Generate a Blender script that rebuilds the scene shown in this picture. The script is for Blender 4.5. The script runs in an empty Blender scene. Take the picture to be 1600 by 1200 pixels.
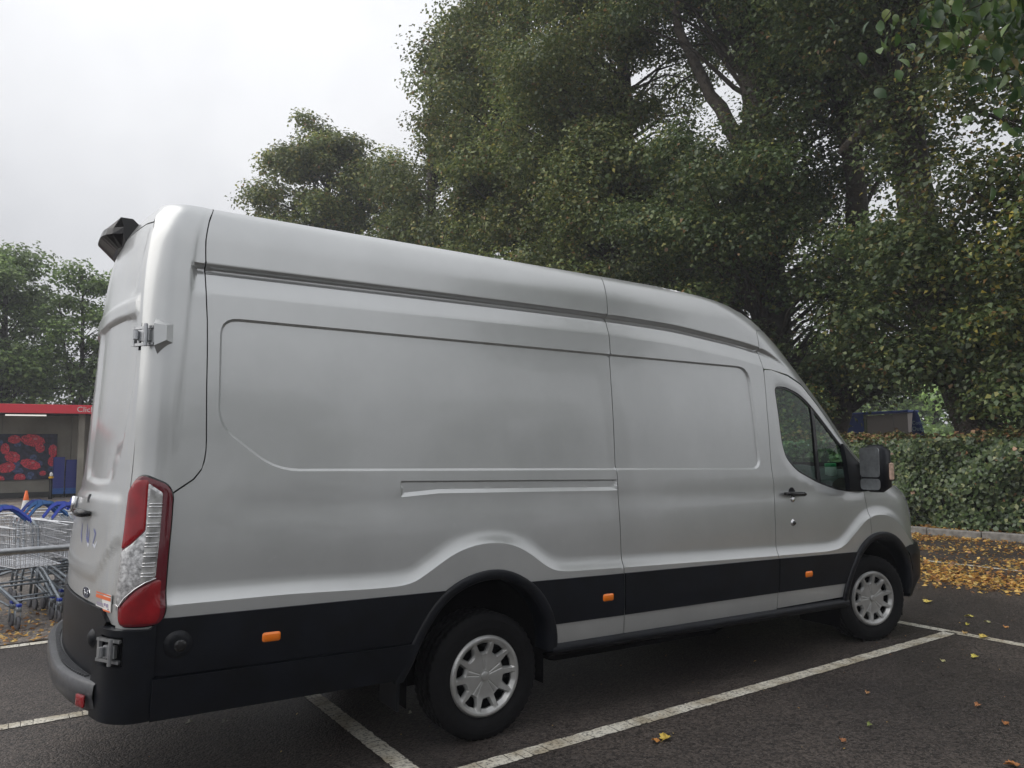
import bpy, math, random
import numpy as np
from math import sin, cos, pi, radians, sqrt
from mathutils import Vector, Matrix
from mathutils.geometry import delaunay_2d_cdt

sc = bpy.context.scene
# ------------------------------------------------------------------ camera
cd = bpy.data.cameras.new('camera'); cam = bpy.data.objects.new('camera', cd)
sc.collection.objects.link(cam); sc.camera = cam
R_ = Vector((0.84125649, -0.54047903, -0.01303582)); U_ = Vector((-0.03694688, -0.08153008, 0.99598583)); F_ = Vector((0.53937226, 0.83739792, 0.08855673))
M = Matrix((R_, U_, -F_)).transposed().to_4x4(); M.translation = Vector((-2.213, -4.734, 1.594))
cam.matrix_world = M
cd.sensor_fit = 'HORIZONTAL'; cd.sensor_width = 36.0; cd.lens = 1180.06 / 1600 * 36
cd.clip_start = 0.05; cd.clip_end = 2000
# ------------------------------------------------------------------ sky, sun, exposure
SUN_EL, SUN_AZ = radians(46), radians(292)
w = bpy.data.worlds.new('World'); sc.world = w; w.use_nodes = True
nt = w.node_tree; N = nt.nodes; L = nt.links
bg = N['Background']; bg.inputs['Strength'].default_value = 0.1
sky = N.new('ShaderNodeTexSky'); sky.sky_type = 'NISHITA'; sky.sun_disc = False
sky.sun_elevation = SUN_EL; sky.sun_rotation = SUN_AZ; sky.dust_density = 6.0; sky.air_density = 1.0
tc = N.new('ShaderNodeTexCoord')
no = N.new('ShaderNodeTexNoise'); no.inputs['Scale'].default_value = 1.3; no.inputs['Detail'].default_value = 5; no.inputs['Roughness'].default_value = .55
L.new(tc.outputs['Generated'], no.inputs['Vector'])
cr = N.new('ShaderNodeValToRGB')
cr.color_ramp.elements[0].position = .30; cr.color_ramp.elements[0].color = (3.75, 3.85, 4.1, 1)
cr.color_ramp.elements[1].position = .66; cr.color_ramp.elements[1].color = (6.4, 6.45, 6.6, 1)
L.new(no.outputs['Fac'], cr.inputs['Fac'])
mx = N.new('ShaderNodeMix'); mx.data_type = 'RGBA'; mx.inputs[0].default_value = .95
L.new(sky.outputs['Color'], mx.inputs[6]); L.new(cr.outputs['Color'], mx.inputs[7])
# an overcast sky is dimmer towards the horizon than overhead
sx_ = N.new('ShaderNodeSeparateXYZ'); L.new(tc.outputs['Generated'], sx_.inputs[0])
mr = N.new('ShaderNodeMapRange'); mr.inputs['From Min'].default_value = 0.; mr.inputs['From Max'].default_value = 1.; mr.inputs['To Min'].default_value = .84; mr.inputs['To Max'].default_value = 1.9; L.new(sx_.outputs['Z'], mr.inputs['Value'])
vm = N.new('ShaderNodeVectorMath'); vm.operation = 'SCALE'; L.new(mx.outputs[2], vm.inputs[0]); L.new(mr.outputs[0], vm.inputs['Scale'])
L.new(vm.outputs[0], bg.inputs['Color'])
sd_ = bpy.data.lights.new('sun', 'SUN'); sd_.energy = 1.35; sd_.angle = radians(70); sd_.color = (1, .97, .93)
sun = bpy.data.objects.new('sun', sd_); sc.collection.objects.link(sun)
sdir = Vector((sin(SUN_AZ) * cos(SUN_EL), cos(SUN_AZ) * cos(SUN_EL), sin(SUN_EL)))
sun.rotation_euler = sdir.to_track_quat('Z', 'Y').to_euler()
sc.view_settings.view_transform = 'Standard'; sc.view_settings.look = 'None'
sc.view_settings.exposure = 0.36; sc.view_settings.gamma = 1.0; sc.view_settings.use_curve_mapping = False
sc.render.engine = 'CYCLES'
try:
    sc.cycles.max_bounces = 8; sc.cycles.transparent_max_bounces = 12; sc.cycles.use_denoising = True
except Exception: pass

rng = np.random.default_rng(7); random.seed(7)

# ------------------------------------------------------------------ materials
def mat(name, col, rough=.5, metal=0., coat=0., coat_r=.05, spec=.5, noise=None, bump=None, emis=None, alpha=None, trans=0., ior=1.45):
    """noise=(scale, amount, detail) multiplies the colour; bump=(scale, strength, distance)"""
    m = bpy.data.materials.new(name); m.use_nodes = True
    t = m.node_tree; b = t.nodes['Principled BSDF']
    b.inputs['Base Color'].default_value = (*col, 1); b.inputs['Roughness'].default_value = rough
    b.inputs['Metallic'].default_value = metal; b.inputs['Coat Weight'].default_value = coat
    b.inputs['Coat Roughness'].default_value = coat_r; b.inputs['Specular IOR Level'].default_value = spec
    b.inputs['Transmission Weight'].default_value = trans; b.inputs['IOR'].default_value = ior
    if emis: b.inputs['Emission Color'].default_value = (*emis[0], 1); b.inputs['Emission Strength'].default_value = emis[1]
    co = t.nodes.new('ShaderNodeTexCoord')
    if noise:
        n = t.nodes.new('ShaderNodeTexNoise'); n.inputs['Scale'].default_value = noise[0]
        n.inputs['Detail'].default_value = noise[2] if len(noise) > 2 else 4
        t.links.new(co.outputs['Object'], n.inputs['Vector'])
        r = t.nodes.new('ShaderNodeValToRGB'); a = noise[1]
        r.color_ramp.elements[0].position = .3; r.color_ramp.elements[1].position = .7
        r.color_ramp.elements[0].color = (*[c * (1 - a) for c in col], 1)
        r.color_ramp.elements[1].color = (*[min(1, c * (1 + a)) for c in col], 1)
        t.links.new(n.outputs['Fac'], r.inputs['Fac']); t.links.new(r.outputs['Color'], b.inputs['Base Color'])
    if bump:
        n = t.nodes.new('ShaderNodeTexNoise'); n.inputs['Scale'].default_value = bump[0]; n.inputs['Detail'].default_value = 3
        t.links.new(co.outputs['Object'], n.inputs['Vector'])
        bp = t.nodes.new('ShaderNodeBump'); bp.inputs['Strength'].default_value = bump[1]; bp.inputs['Distance'].default_value = bump[2]
        t.links.new(n.outputs['Fac'], bp.inputs['Height']); t.links.new(bp.outputs['Normal'], b.inputs['Normal'])
    return m

def leaf_mat(name, rough=.5, transl=.25):
    m = bpy.data.materials.new(name); m.use_nodes = True; t = m.node_tree; b = t.nodes['Principled BSDF']
    a = t.nodes.new('ShaderNodeAttribute'); a.attribute_name = 'leafcol'
    b.inputs['Roughness'].default_value = rough; b.inputs['Specular IOR Level'].default_value = .6
    t.links.new(a.outputs['Color'], b.inputs['Base Color'])
    tr = t.nodes.new('ShaderNodeBsdfTranslucent'); t.links.new(a.outputs['Color'], tr.inputs['Color'])
    mxs = t.nodes.new('ShaderNodeMixShader'); mxs.inputs[0].default_value = transl
    t.links.new(b.outputs[0], mxs.inputs[1]); t.links.new(tr.outputs[0], mxs.inputs[2])
    t.links.new(mxs.outputs[0], t.nodes['Material Output'].inputs['Surface'])
    return m

def paint_mat(name, drops=0.0):
    m = bpy.data.materials.new(name); m.use_nodes = True; t = m.node_tree; b = t.nodes['Principled BSDF']
    lk = t.links.new; nn = t.nodes.new
    co = nn('ShaderNodeTexCoord')
    # fine flake + faint grime, and sparse dried rain marks
    n1 = nn('ShaderNodeTexNoise'); n1.inputs['Scale'].default_value = 2.2; n1.inputs['Detail'].default_value = 6; n1.inputs['Roughness'].default_value = .65
    lk(co.outputs['Object'], n1.inputs['Vector'])
    r1 = nn('ShaderNodeValToRGB'); r1.color_ramp.elements[0].position = .32; r1.color_ramp.elements[1].position = .72
    r1.color_ramp.elements[0].color = (.465, .475, .47, 1); r1.color_ramp.elements[1].color = (.525, .535, .53, 1)
    lk(n1.outputs['Fac'], r1.inputs['Fac'])
    v = nn('ShaderNodeTexNoise'); v.inputs['Scale'].default_value = 26; v.inputs['Detail'].default_value = 3
    lk(co.outputs['Object'], v.inputs['Vector'])
    r2 = nn('ShaderNodeValToRGB'); r2.color_ramp.elements[0].position = .66; r2.color_ramp.elements[1].position = .76
    r2.color_ramp.elements[0].color = (0, 0, 0, 1); r2.color_ramp.elements[1].color = (.20, .20, .20, 1)
    lk(v.outputs['Fac'], r2.inputs['Fac'])
    mxx = nn('ShaderNodeMix'); mxx.data_type = 'RGBA'; lk(r2.outputs['Color'], mxx.inputs[0]); lk(r1.outputs['Color'], mxx.inputs[6]); mxx.inputs[7].default_value = (.60, .60, .60, 1)
    lk(mxx.outputs[2], b.inputs['Base Color'])
    b.inputs['Metallic'].default_value = .62; b.inputs['Coat Weight'].default_value = .7; b.inputs['Coat Roughness'].default_value = .04
    rr = nn('ShaderNodeMapRange'); rr.inputs['To Min'].default_value = .29; rr.inputs['To Max'].default_value = .36
    lk(n1.outputs['Fac'], rr.inputs['Value']); lk(rr.outputs[0], b.inputs['Roughness'])
    if drops:
        # rain beads with dribbles: stretched noise and small cells
        mp = nn('ShaderNodeMapping'); mp.inputs['Scale'].default_value = (60, 60, 3.5); lk(co.outputs['Object'], mp.inputs['Vector'])
        n2 = nn('ShaderNodeTexNoise'); n2.inputs['Scale'].default_value = 1.0; n2.inputs['Detail'].default_value = 4; lk(mp.outputs[0], n2.inputs['Vector'])
        vo = nn('ShaderNodeTexVoronoi'); vo.inputs['Scale'].default_value = 150; lk(co.outputs['Object'], vo.inputs['Vector'])
        rd = nn('ShaderNodeValToRGB'); rd.color_ramp.elements[0].position = .12; rd.color_ramp.elements[1].position = .34
        rd.color_ramp.elements[0].color = (1, 1, 1, 1); rd.color_ramp.elements[1].color = (0, 0, 0, 1); lk(vo.outputs['Distance'], rd.inputs['Fac'])
        ad = nn('ShaderNodeMath'); ad.operation = 'ADD'; lk(rd.outputs['Color'], ad.inputs[0]); lk(n2.outputs['Fac'], ad.inputs[1])
        bp = nn('ShaderNodeBump'); bp.inputs['Strength'].default_value = drops; bp.inputs['Distance'].default_value = .0015
        lk(ad.outputs[0], bp.inputs['Height']); lk(bp.outputs[0], b.inputs['Normal']); lk(bp.outputs[0], b.inputs['Coat Normal'])
        m2 = nn('ShaderNodeMix'); m2.data_type = 'RGBA'; lk(mxx.outputs[2], m2.inputs[6]); m2.inputs[7].default_value = (.46, .48, .51, 1)
        r3 = nn('ShaderNodeMapRange'); r3.inputs['From Min'].default_value = .45; r3.inputs['From Max'].default_value = .75; r3.inputs['To Max'].default_value = .75
        lk(n2.outputs['Fac'], r3.inputs['Value']); lk(r3.outputs[0], m2.inputs[0]); lk(m2.outputs[2], b.inputs['Base Color'])
        b.inputs['Metallic'].default_value = .6
    if drops:
        rr.inputs['To Min'].default_value = .30; rr.inputs['To Max'].default_value = .42
    else:
        bp = nn('ShaderNodeBump'); bp.inputs['Strength'].default_value = .04; bp.inputs['Distance'].default_value = .01
        n3 = nn('ShaderNodeTexNoise'); n3.inputs['Scale'].default_value = 3.0; n3.inputs['Detail'].default_value = 2; lk(co.outputs['Object'], n3.inputs['Vector'])
        lk(n3.outputs['Fac'], bp.inputs['Height']); lk(bp.outputs[0], b.inputs['Coat Normal'])
    return m

PAINT = paint_mat('silver_paint'); PAINT_R = paint_mat('silver_paint_rain', .5)
BLACK = mat('black_plastic', (.0042, .0054, .0085), .40, spec=.30, noise=(7, .45, 9), bump=(500, .10, .001))
BLACKG = mat('black_gloss', (.012, .012, .013), .18)
STEP = mat('step_plastic', (.055, .057, .062), .30, noise=(30, .3), bump=(300, .3, .001))
RUBBER = mat('tyre_rubber', (.0060, .0060, .0068), .72, spec=.18, noise=(25, .35), bump=(200, .2, .001))
DARK = mat('dark_inner', (.004, .004, .005), .95, spec=.1)
SEAMM = mat('seam_shadow_filler', (.02, .02, .021), .8)
COVERM = mat('wheel_silver', (.40, .40, .39), .34, metal=.6, coat=.2, noise=(9, .12), bump=(400, .05, .001))
STEEL = mat('galvanised_steel', (.38, .39, .40), .40, metal=.85, noise=(30, .15))
ZINC = mat('zinc_wire', (.55, .56, .58), .35, metal=.7)
ORANGE = mat('amber_lens', (.85, .20, .01), .22, coat=.5)
RED = mat('red_lens', (.24, .0015, .006), .14, coat=.8, noise=(14, .25), bump=(90, .15, .002))
DRED = mat('dark_red_lens', (.11, .004, .012), .10, coat=.8)
CLEAR = mat('clear_lens', (.50, .50, .50), .14, metal=.4, coat=.8, noise=(55, .55), bump=(70, .5, .003))
CHROME = mat('bright_trim', (.75, .75, .76), .12, metal=1.)
MIRR = mat('mirror_glass', (.36, .38, .40), .42, metal=.9, noise=(22, .18), bump=(120, .2, .001))
WHITE = mat('white_plastic', (.75, .75, .74), .4)
GREEN = mat('green_plastic', (.01, .25, .08), .35)
CAB = mat('cab_trim', (.03, .03, .033), .7, noise=(60, .2))
def glass_mat():
    m = bpy.data.materials.new('tinted_glass'); m.use_nodes = True; t = m.node_tree
    for n in list(t.nodes):
        if n.type == 'BSDF_PRINCIPLED': t.nodes.remove(n)
    tr = t.nodes.new('ShaderNodeBsdfTransparent'); tr.inputs[0].default_value = (.66, .84, .75, 1)
    gl = t.nodes.new('ShaderNodeBsdfGlossy'); gl.inputs['Roughness'].default_value = .02
    fr = t.nodes.new('ShaderNodeLayerWeight'); fr.inputs[0].default_value = .5
    pw = t.nodes.new('ShaderNodeMath'); pw.operation = 'POWER'; pw.inputs[1].default_value = 4.; t.links.new(fr.outputs['Facing'], pw.inputs[0])
    ma = t.nodes.new('ShaderNodeMath'); ma.operation = 'MULTIPLY_ADD'; ma.inputs[1].default_value = .8; ma.inputs[2].default_value = .05; t.links.new(pw.outputs[0], ma.inputs[0])
    mxs = t.nodes.new('ShaderNodeMixShader'); t.links.new(ma.outputs[0], mxs.inputs[0]); t.links.new(tr.outputs[0], mxs.inputs[1]); t.links.new(gl.outputs[0], mxs.inputs[2])
    t.links.new(mxs.outputs[0], t.nodes['Material Output'].inputs['Surface']); return m
GLASS = glass_mat()

# ------------------------------------------------------------------ object helpers
COL = sc.collection
def setp(o, label=None, cat=None, group=None, kind=None):
    if label: o['label'] = label
    if cat: o['category'] = cat
    if group: o['group'] = group
    if kind: o['kind'] = kind
    return o
def empty(name, loc=(0, 0, 0), rz=0, **k):
    o = bpy.data.objects.new(name, None); COL.objects.link(o); o.location = loc; o.rotation_euler = (0, 0, rz)
    o.empty_display_size = .2
    return setp(o, **k)
def mk(name, V, Fc, m=None, parent=None, smooth=False, **k):
    me = bpy.data.meshes.new(name)
    me.from_pydata([tuple(map(float, v)) for v in V], [], [tuple(map(int, f)) for f in Fc])
    if smooth: me.polygons.foreach_set('use_smooth', [True] * len(me.polygons))
    if m: me.materials.append(m)
    me.update()
    o = bpy.data.objects.new(name, me); COL.objects.link(o)
    if parent: o.parent = parent
    return setp(o, **k)
def link(name, me, parent=None, loc=(0, 0, 0), rot=(0, 0, 0), **k):
    o = bpy.data.objects.new(name, me); COL.objects.link(o); o.location = loc; o.rotation_euler = rot
    if parent: o.parent = parent
    return setp(o, **k)
def copy_tree(o, parent=None):
    c = o.copy(); COL.objects.link(c); c.parent = parent
    if parent: c.matrix_parent_inverse = o.matrix_parent_inverse
    for ch in [x for x in bpy.data.objects if x.parent == o]: copy_tree(ch, c)
    return c

class MB:
    """collects simple solids into one mesh"""
    def __init__(s): s.V = []; s.F = []
    def add(s, V, F):
        b = len(s.V); s.V += [tuple(v) for v in V]; s.F += [tuple(i + b for i in f) for f in F]; return s
    def box(s, x0, x1, y0, y1, z0, z1, bev=0):
        if bev:
            b = min(bev, (x1-x0)/2.01, (y1-y0)/2.01, (z1-z0)/2.01); V = []; 
            for z, i in ((z0, b), (z0 + b, 0), (z1 - b, 0), (z1, b)):
                a0, a1, c0, c1 = x0 + i, x1 - i, y0 + i, y1 - i
                V += [(a0 + b*.7, c0, z), (a1 - b*.7, c0, z), (a1, c0 + b*.7, z), (a1, c1 - b*.7, z), (a1 - b*.7, c1, z), (a0 + b*.7, c1, z), (a0, c1 - b*.7, z), (a0, c0 + b*.7, z)]
            F = [tuple(range(7, -1, -1)), tuple(range(24, 32))]
            for r in range(3):
                for i in range(8): F.append((r*8+i, r*8+(i+1) % 8, r*8+8+(i+1) % 8, r*8+8+i))
            return s.add(V, F)
        V = [(x, y, z) for z in (z0, z1) for y in (y0, y1) for x in (x0, x1)]
        return s.add(V, [(0, 2, 3, 1), (4, 5, 7, 6), (0, 1, 5, 4), (2, 6, 7, 3), (0, 4, 6, 2), (1, 3, 7, 5)])
    def tube(s, pts, r, n=8, cap=True):
        pts = [Vector(p) for p in pts]; rr = r if hasattr(r, '__len__') else [r] * len(pts)
        V = []; F = []; up = Vector((0, 0, 1)); a = None
        for i, p in enumerate(pts):
            d = (pts[min(i+1, len(pts)-1)] - pts[max(i-1, 0)])
            if d.length < 1e-9: d = Vector((0, 0, 1))
            d.normalize()
            if a is None:
                a = d.cross(up); a = a if a.length > 1e-3 else d.cross(Vector((1, 0, 0)))
            a = (a - d * a.dot(d)); a.normalize(); b = d.cross(a)
            for k in range(n):
                t = 2 * pi * k / n; V.append(p + a * (rr[i] * cos(t)) + b * (rr[i] * sin(t)))
        for i in range(len(pts) - 1):
            for k in range(n): F.append((i*n+k, i*n+(k+1) % n, (i+1)*n+(k+1) % n, (i+1)*n+k))
        if cap: F.append(tuple(range(n-1, -1, -1))); F.append(tuple((len(pts)-1)*n+k for k in range(n)))
        return s.add(V, F)
    def lathe(s, prof, n=48, axis='y', c=(0, 0, 0)):
        V = []; F = []
        for (r, h) in prof:
            for k in range(n):
                t = 2 * pi * k / n; q = (r * cos(t), h, r * sin(t)) if axis == 'y' else ((r * cos(t), r * sin(t), h) if axis == 'z' else (h, r * cos(t), r * sin(t)))
                V.append((q[0] + c[0], q[1] + c[1], q[2] + c[2]))
        for i in range(len(prof) - 1):
            for k in range(n): F.append((i*n+k, i*n+(k+1) % n, (i+1)*n+(k+1) % n, (i+1)*n+k))
        return s.add(V, F)
    def quad(s, *P): return s.add(P, [tuple(range(len(P)))])
    def obj(s, name, m, parent=None, smooth=False, **k): return mk(name, s.V, s.F, m, parent, smooth, **k)

def grid_mesh(P):
    """P: (rows, cols, 3)"""
    r, c = P.shape[:2]; V = P.reshape(-1, 3)
    F = [(i*c+j, i*c+j+1, (i+1)*c+j+1, (i+1)*c+j) for i in range(r-1) for j in range(c-1)]
    return V, F

# ------------------------------------------------------------------ 2D helpers
def pchip(X, V):
    X = np.array(X, float); V = np.array(V, float); h = np.diff(X); d = np.diff(V) / h
    m = np.zeros(len(X)); m[0] = d[0]; m[-1] = d[-1]
    for i in range(1, len(X) - 1):
        if d[i-1] * d[i] > 0:
            w1 = 2*h[i] + h[i-1]; w2 = h[i] + 2*h[i-1]; m[i] = (w1 + w2) / (w1 / d[i-1] + w2 / d[i])
    def f(x):
        x = np.clip(np.asarray(x, float), X[0], X[-1]); i = np.clip(np.searchsorted(X, x) - 1, 0, len(h) - 1); t = (x - X[i]) / h[i]
        return (2*t**3-3*t**2+1)*V[i] + (t**3-2*t**2+t)*h[i]*m[i] + (-2*t**3+3*t**2)*V[i+1] + (t**3-t**2)*h[i]*m[i+1]
    return f
def ss(x, a, b): t = np.clip((x - a) / (b - a), 0, 1); return t*t*(3-2*t)
def rnd(pts, r, k=6, closed=True):
    out = []; n = len(pts)
    rs = r if hasattr(r, '__len__') else [r] * n
    for i, p in enumerate(pts):
        p = np.array(p, float)
        if not closed and i in (0, n-1): out.append(p); continue
        a = np.array(pts[i-1], float); b = np.array(pts[(i+1) % n], float)
        la = np.linalg.norm(a-p); lb = np.linalg.norm(b-p)
        if rs[i] <= 0 or la < 1e-9 or lb < 1e-9: out.append(p); continue
        q = p + (a-p)/la*min(rs[i], .48*la); s_ = p + (b-p)/lb*min(rs[i], .48*lb)
        for t in np.linspace(0, 1, k): out.append((1-t)**2*q + 2*t*(1-t)*p + t*t*s_)
    return [tuple(o) for o in out]
def dens(pts, step, closed=True):
    out = []; n = len(pts)
    for i in range(n if closed else n-1):
        a = np.array(pts[i]); b = np.array(pts[(i+1) % n]); l = np.linalg.norm(b-a); k = max(1, int(math.ceil(l/step)))
        if l < 1e-7: continue
        for j in range(k): out.append(tuple(a+(b-a)*j/k))
    if not closed: out.append(tuple(pts[-1]))
    return out
def pip(P, poly):
    x, y = P[:, 0], P[:, 1]; ins = np.zeros(len(P), bool); n = len(poly)
    for i in range(n):
        x0, y0 = poly[i]; x1, y1 = poly[(i+1) % n]
        if y0 == y1: continue
        c = ((y0 > y) != (y1 > y)) & (x < (x1-x0)*(y-y0)/(y1-y0)+x0); ins ^= c
    return ins
def dist(P, poly, closed=True):
    d = np.full(len(P), 1e9); n = len(poly)
    for i in range(n if closed else n-1):
        a = np.array(poly[i]); b = np.array(poly[(i+1) % n]); ab = b-a; l = ab@ab
        if l < 1e-14: continue
        t = np.clip(((P-a)@ab)/l, 0, 1); q = P-a-t[:, None]*ab; d = np.minimum(d, np.hypot(q[:, 0], q[:, 1]))
    return d
def sdf(P, poly): d = dist(P, poly); return np.where(pip(P, poly), d, -d)
def contour(poly, offs, step, closed=True):
    if closed:
        q_ = np.array(poly); ar_ = np.sum(q_[:, 0]*np.roll(q_[:, 1], -1)-np.roll(q_[:, 0], -1)*q_[:, 1])
        if ar_ < 0: poly = list(poly)[::-1]
    pts = np.array(dens(poly, step, closed)); t = np.roll(pts, -1, 0)-np.roll(pts, 1, 0)
    if not closed: t[0] = pts[1]-pts[0]; t[-1] = pts[-1]-pts[-2]
    t /= np.linalg.norm(t, axis=1)[:, None]+1e-12; nrm = np.stack([-t[:, 1], t[:, 0]], 1)
    return np.concatenate([pts+nrm*o for o in offs])
def shrink(poly, d):
    p = np.array(poly); a = p-np.roll(p, 1, 0); b = np.roll(p, -1, 0)-p
    a /= np.linalg.norm(a, axis=1)[:, None]+1e-12; b /= np.linalg.norm(b, axis=1)[:, None]+1e-12
    area = .5*np.sum(p[:, 0]*np.roll(p[:, 1], -1)-np.roll(p[:, 0], -1)*p[:, 1]); sg = 1 if area > 0 else -1
    n = np.stack([-(a+b)[:, 1], (a+b)[:, 0]], 1)*sg; n /= np.linalg.norm(n, axis=1)[:, None]+1e-12
    na = np.stack([-a[:, 1], a[:, 0]], 1)*sg; c = np.clip((n*na).sum(1), .4, 1)
    return [tuple(q) for q in p+n*(d/c)[:, None]]
def cdt(outline, holes=(), step=.04, extra=None, edge=None):
    edge = edge or step
    loops = [dens(outline, edge)]+[dens(h, edge) for h in holes]
    pts = []; edges = []
    for lp in loops:
        b = len(pts); pts += lp; edges += [(b+i, b+(i+1) % len(lp)) for i in range(len(lp))]
    A = np.array(outline); x0, y0 = A.min(0); x1, y1 = A.max(0)
    gx, gy = np.meshgrid(np.arange(x0+step/2, x1, step), np.arange(y0+step/2, y1, step)); G = np.stack([gx.ravel(), gy.ravel()], 1)
    if extra is not None and len(extra):
        # grid points too near the refinement points only make slivers
        ke = np.floor(extra/(step*.5)).astype(int); key = set()
        for dx_ in (-1, 0, 1):
            for dy_ in (-1, 0, 1): key |= set(map(tuple, ke+np.array([dx_, dy_])))
        G = G[[tuple(k) not in key for k in np.floor(G/(step*.5)).astype(int)]]
        _, iu = np.unique(np.round(extra/.0011).astype(int), axis=0, return_index=True); extra = extra[iu]
        G = np.concatenate([G, extra])
    ok = pip(G, loops[0])
    for h in loops[1:]: ok &= ~pip(G, h)
    G = G[ok]
    if len(G):
        dm = np.full(len(G), 1e9)
        for lp in loops: dm = np.minimum(dm, dist(G, lp))
        G = G[dm > min(.25*edge, .004)]
    nb = len(pts)
    vs = [Vector(p) for p in pts]+[Vector(p) for p in G]
    r = delaunay_2d_cdt(vs, edges, [], 0, 1e-6)
    V = np.array([tuple(v) for v in r[0]]); F = np.array([f for f in r[2] if len(f) == 3])
    C = V[F].mean(1); ok = pip(C, loops[0])
    for h in loops[1:]: ok &= ~pip(C, h)
    F = F[ok]
    a = V[F[:, 1]]-V[F[:, 0]]; b = V[F[:, 2]]-V[F[:, 0]]; ar = a[:, 0]*b[:, 1]-a[:, 1]*b[:, 0]
    F[ar < 0] = F[ar < 0][:, ::-1]
    return V, F[np.abs(ar) > 1e-10]
def panel(name, outline, mapf, m, parent, holes=(), step=.04, extra=None, edge=None, skirt=.014, disp=None, smooth=True, sharp=26, **k):
    V, F = cdt(outline, holes, step, extra, edge)
    d = disp(V) if disp is not None else np.zeros(len(V))
    P = mapf(V[:, 0], V[:, 1], d)
    F = [tuple(f) for f in F]
    if skirt:
        cnt = {}
        for f in F:
            for i in range(3): cnt[(f[i], f[(i+1) % 3])] = 1
        be = [e for e in cnt if (e[1], e[0]) not in cnt]
        Q = mapf(V[:, 0], V[:, 1], d-skirt); idx = {}; P = list(P)
        # the rim gets its own vertices so its edge stays crisp
        top = {}
        for e in be:
            for v in e:
                if v not in idx:
                    top[v] = len(P); P.append(P[v]); idx[v] = len(P); P.append(Q[v])
        F += [(top[a], idx[a], idx[b], top[b]) for a, b in be]
    o = mk(name, P, F, m, parent, smooth, **k)
    if sharp: o.data.set_sharp_from_angle(angle=radians(sharp))
    return o

# ------------------------------------------------------------------ van body surface (metres; x forward, z up, rear axle at x = 0)
RK = -.0214
def rk(P):
    P = np.array(P, float).reshape(-1, 3).copy(); x, z = P[:, 0].copy(), P[:, 2].copy()
    P[:, 0] = x-RK*(z-1); P[:, 2] = z+RK*(x-1.9); return P
YZ = pchip([.20, .39, .5, .8, 1.0, 1.18, 1.3, 1.443, 1.8, 2.0, 2.24, 2.45, 2.58, 2.68, 2.735, 2.76], [.97, 1.003, 1.016, 1.024, 1.021, 1.013, 1.006, .996, .974, .956, .928, .903, .884, .852, .822, .79])
XR = pchip([.2, .65, .9, 1.0, 1.2, 1.31, 1.5, 1.74, 1.96, 2.3, 2.55, 2.68, 2.76], [-1.985, -1.987, -1.985, -1.978, -1.960, -1.952, -1.937, -1.926, -1.915, -1.90, -1.872, -1.835, -1.79])
TX = pchip([.35, .44, .54, .77, .84, 1.0, 1.1, 1.2, 1.286, 1.40, 1.514, 1.936, 2.26, 2.543, 2.694, 2.74, 2.76], [4.45, 4.52, 4.60, 4.60, 4.56, 4.545, 4.52, 4.47, 4.35, 4.08, 3.846, 3.366, 2.99, 2.615, 2.27, 1.97, 1.60])
RC, PH, KR = .14, radians(75), .155
NE = 2.6; LCC = .70
_u = np.linspace(0, .999, 800)
def _xs(z):
    z = np.atleast_1d(z); Yv = YZ(z)[:, None]; v = Yv*(1-_u**NE)**(1/NE)
    h = .727*_u*LCC-(-v+.84); return TX(z)-h.max(1)/.727
_zz = np.linspace(.2, 2.76, 513); _xt = _xs(_zz)
def XS(z): return np.interp(z, _zz, _xt)            # where the nose starts to curve in plan
UJ = (1-.86**NE)**(1/NE)
def XJ(z): return XS(z)+UJ*LCC
def xc_(z): y1 = YZ(z)-RC*(1-cos(PH)); return XR(z)+KR*y1**2+RC*sin(PH)
def side(x, z, off=0.):
    x, z, off = np.broadcast_arrays(np.asarray(x, float), np.asarray(z, float), np.asarray(off, float))
    u = np.clip((x-XS(z))/LCC, 0, .97); y = YZ(z)*(1-u**NE)**(1/NE)
    g = np.where(u > 0, (u**(NE-1))*(1-u**NE)**(1/NE-1)*YZ(z)/LCC, 0); l = np.sqrt(1+g*g)
    return rk(np.stack([x+off*g/l, -(y+off/l), z], 1))
def wrap(s, z, off=0.):
    s, z, off = np.broadcast_arrays(np.asarray(s, float), np.asarray(z, float), np.asarray(off, float))
    Yv = YZ(z); y1 = Yv-RC*(1-cos(PH)); xc = XR(z)+KR*y1**2+RC*sin(PH); ph = np.clip(-s/RC, 0, PH)
    x = xc-RC*np.sin(ph); y = -(Yv-RC)-RC*np.cos(ph); nx = -np.sin(ph); ny = -np.cos(ph)
    x = np.where(s >= 0, xc+s, x); rr = s < -PH*RC; yr = -y1+(-s-PH*RC)
    x = np.where(rr, XR(z)+KR*yr**2, x); y = np.where(rr, yr, y); l = np.sqrt(1+(2*KR*yr)**2)
    nx = np.where(rr, -1/l, nx); ny = np.where(rr, 2*KR*yr/l, ny)
    return rk(np.stack([x+off*nx, y+off*ny, z], 1))
def sctr(z): return -(PH*RC)-(YZ(z)-RC*(1-cos(PH)))   # wrap coordinate of the centre line

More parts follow.
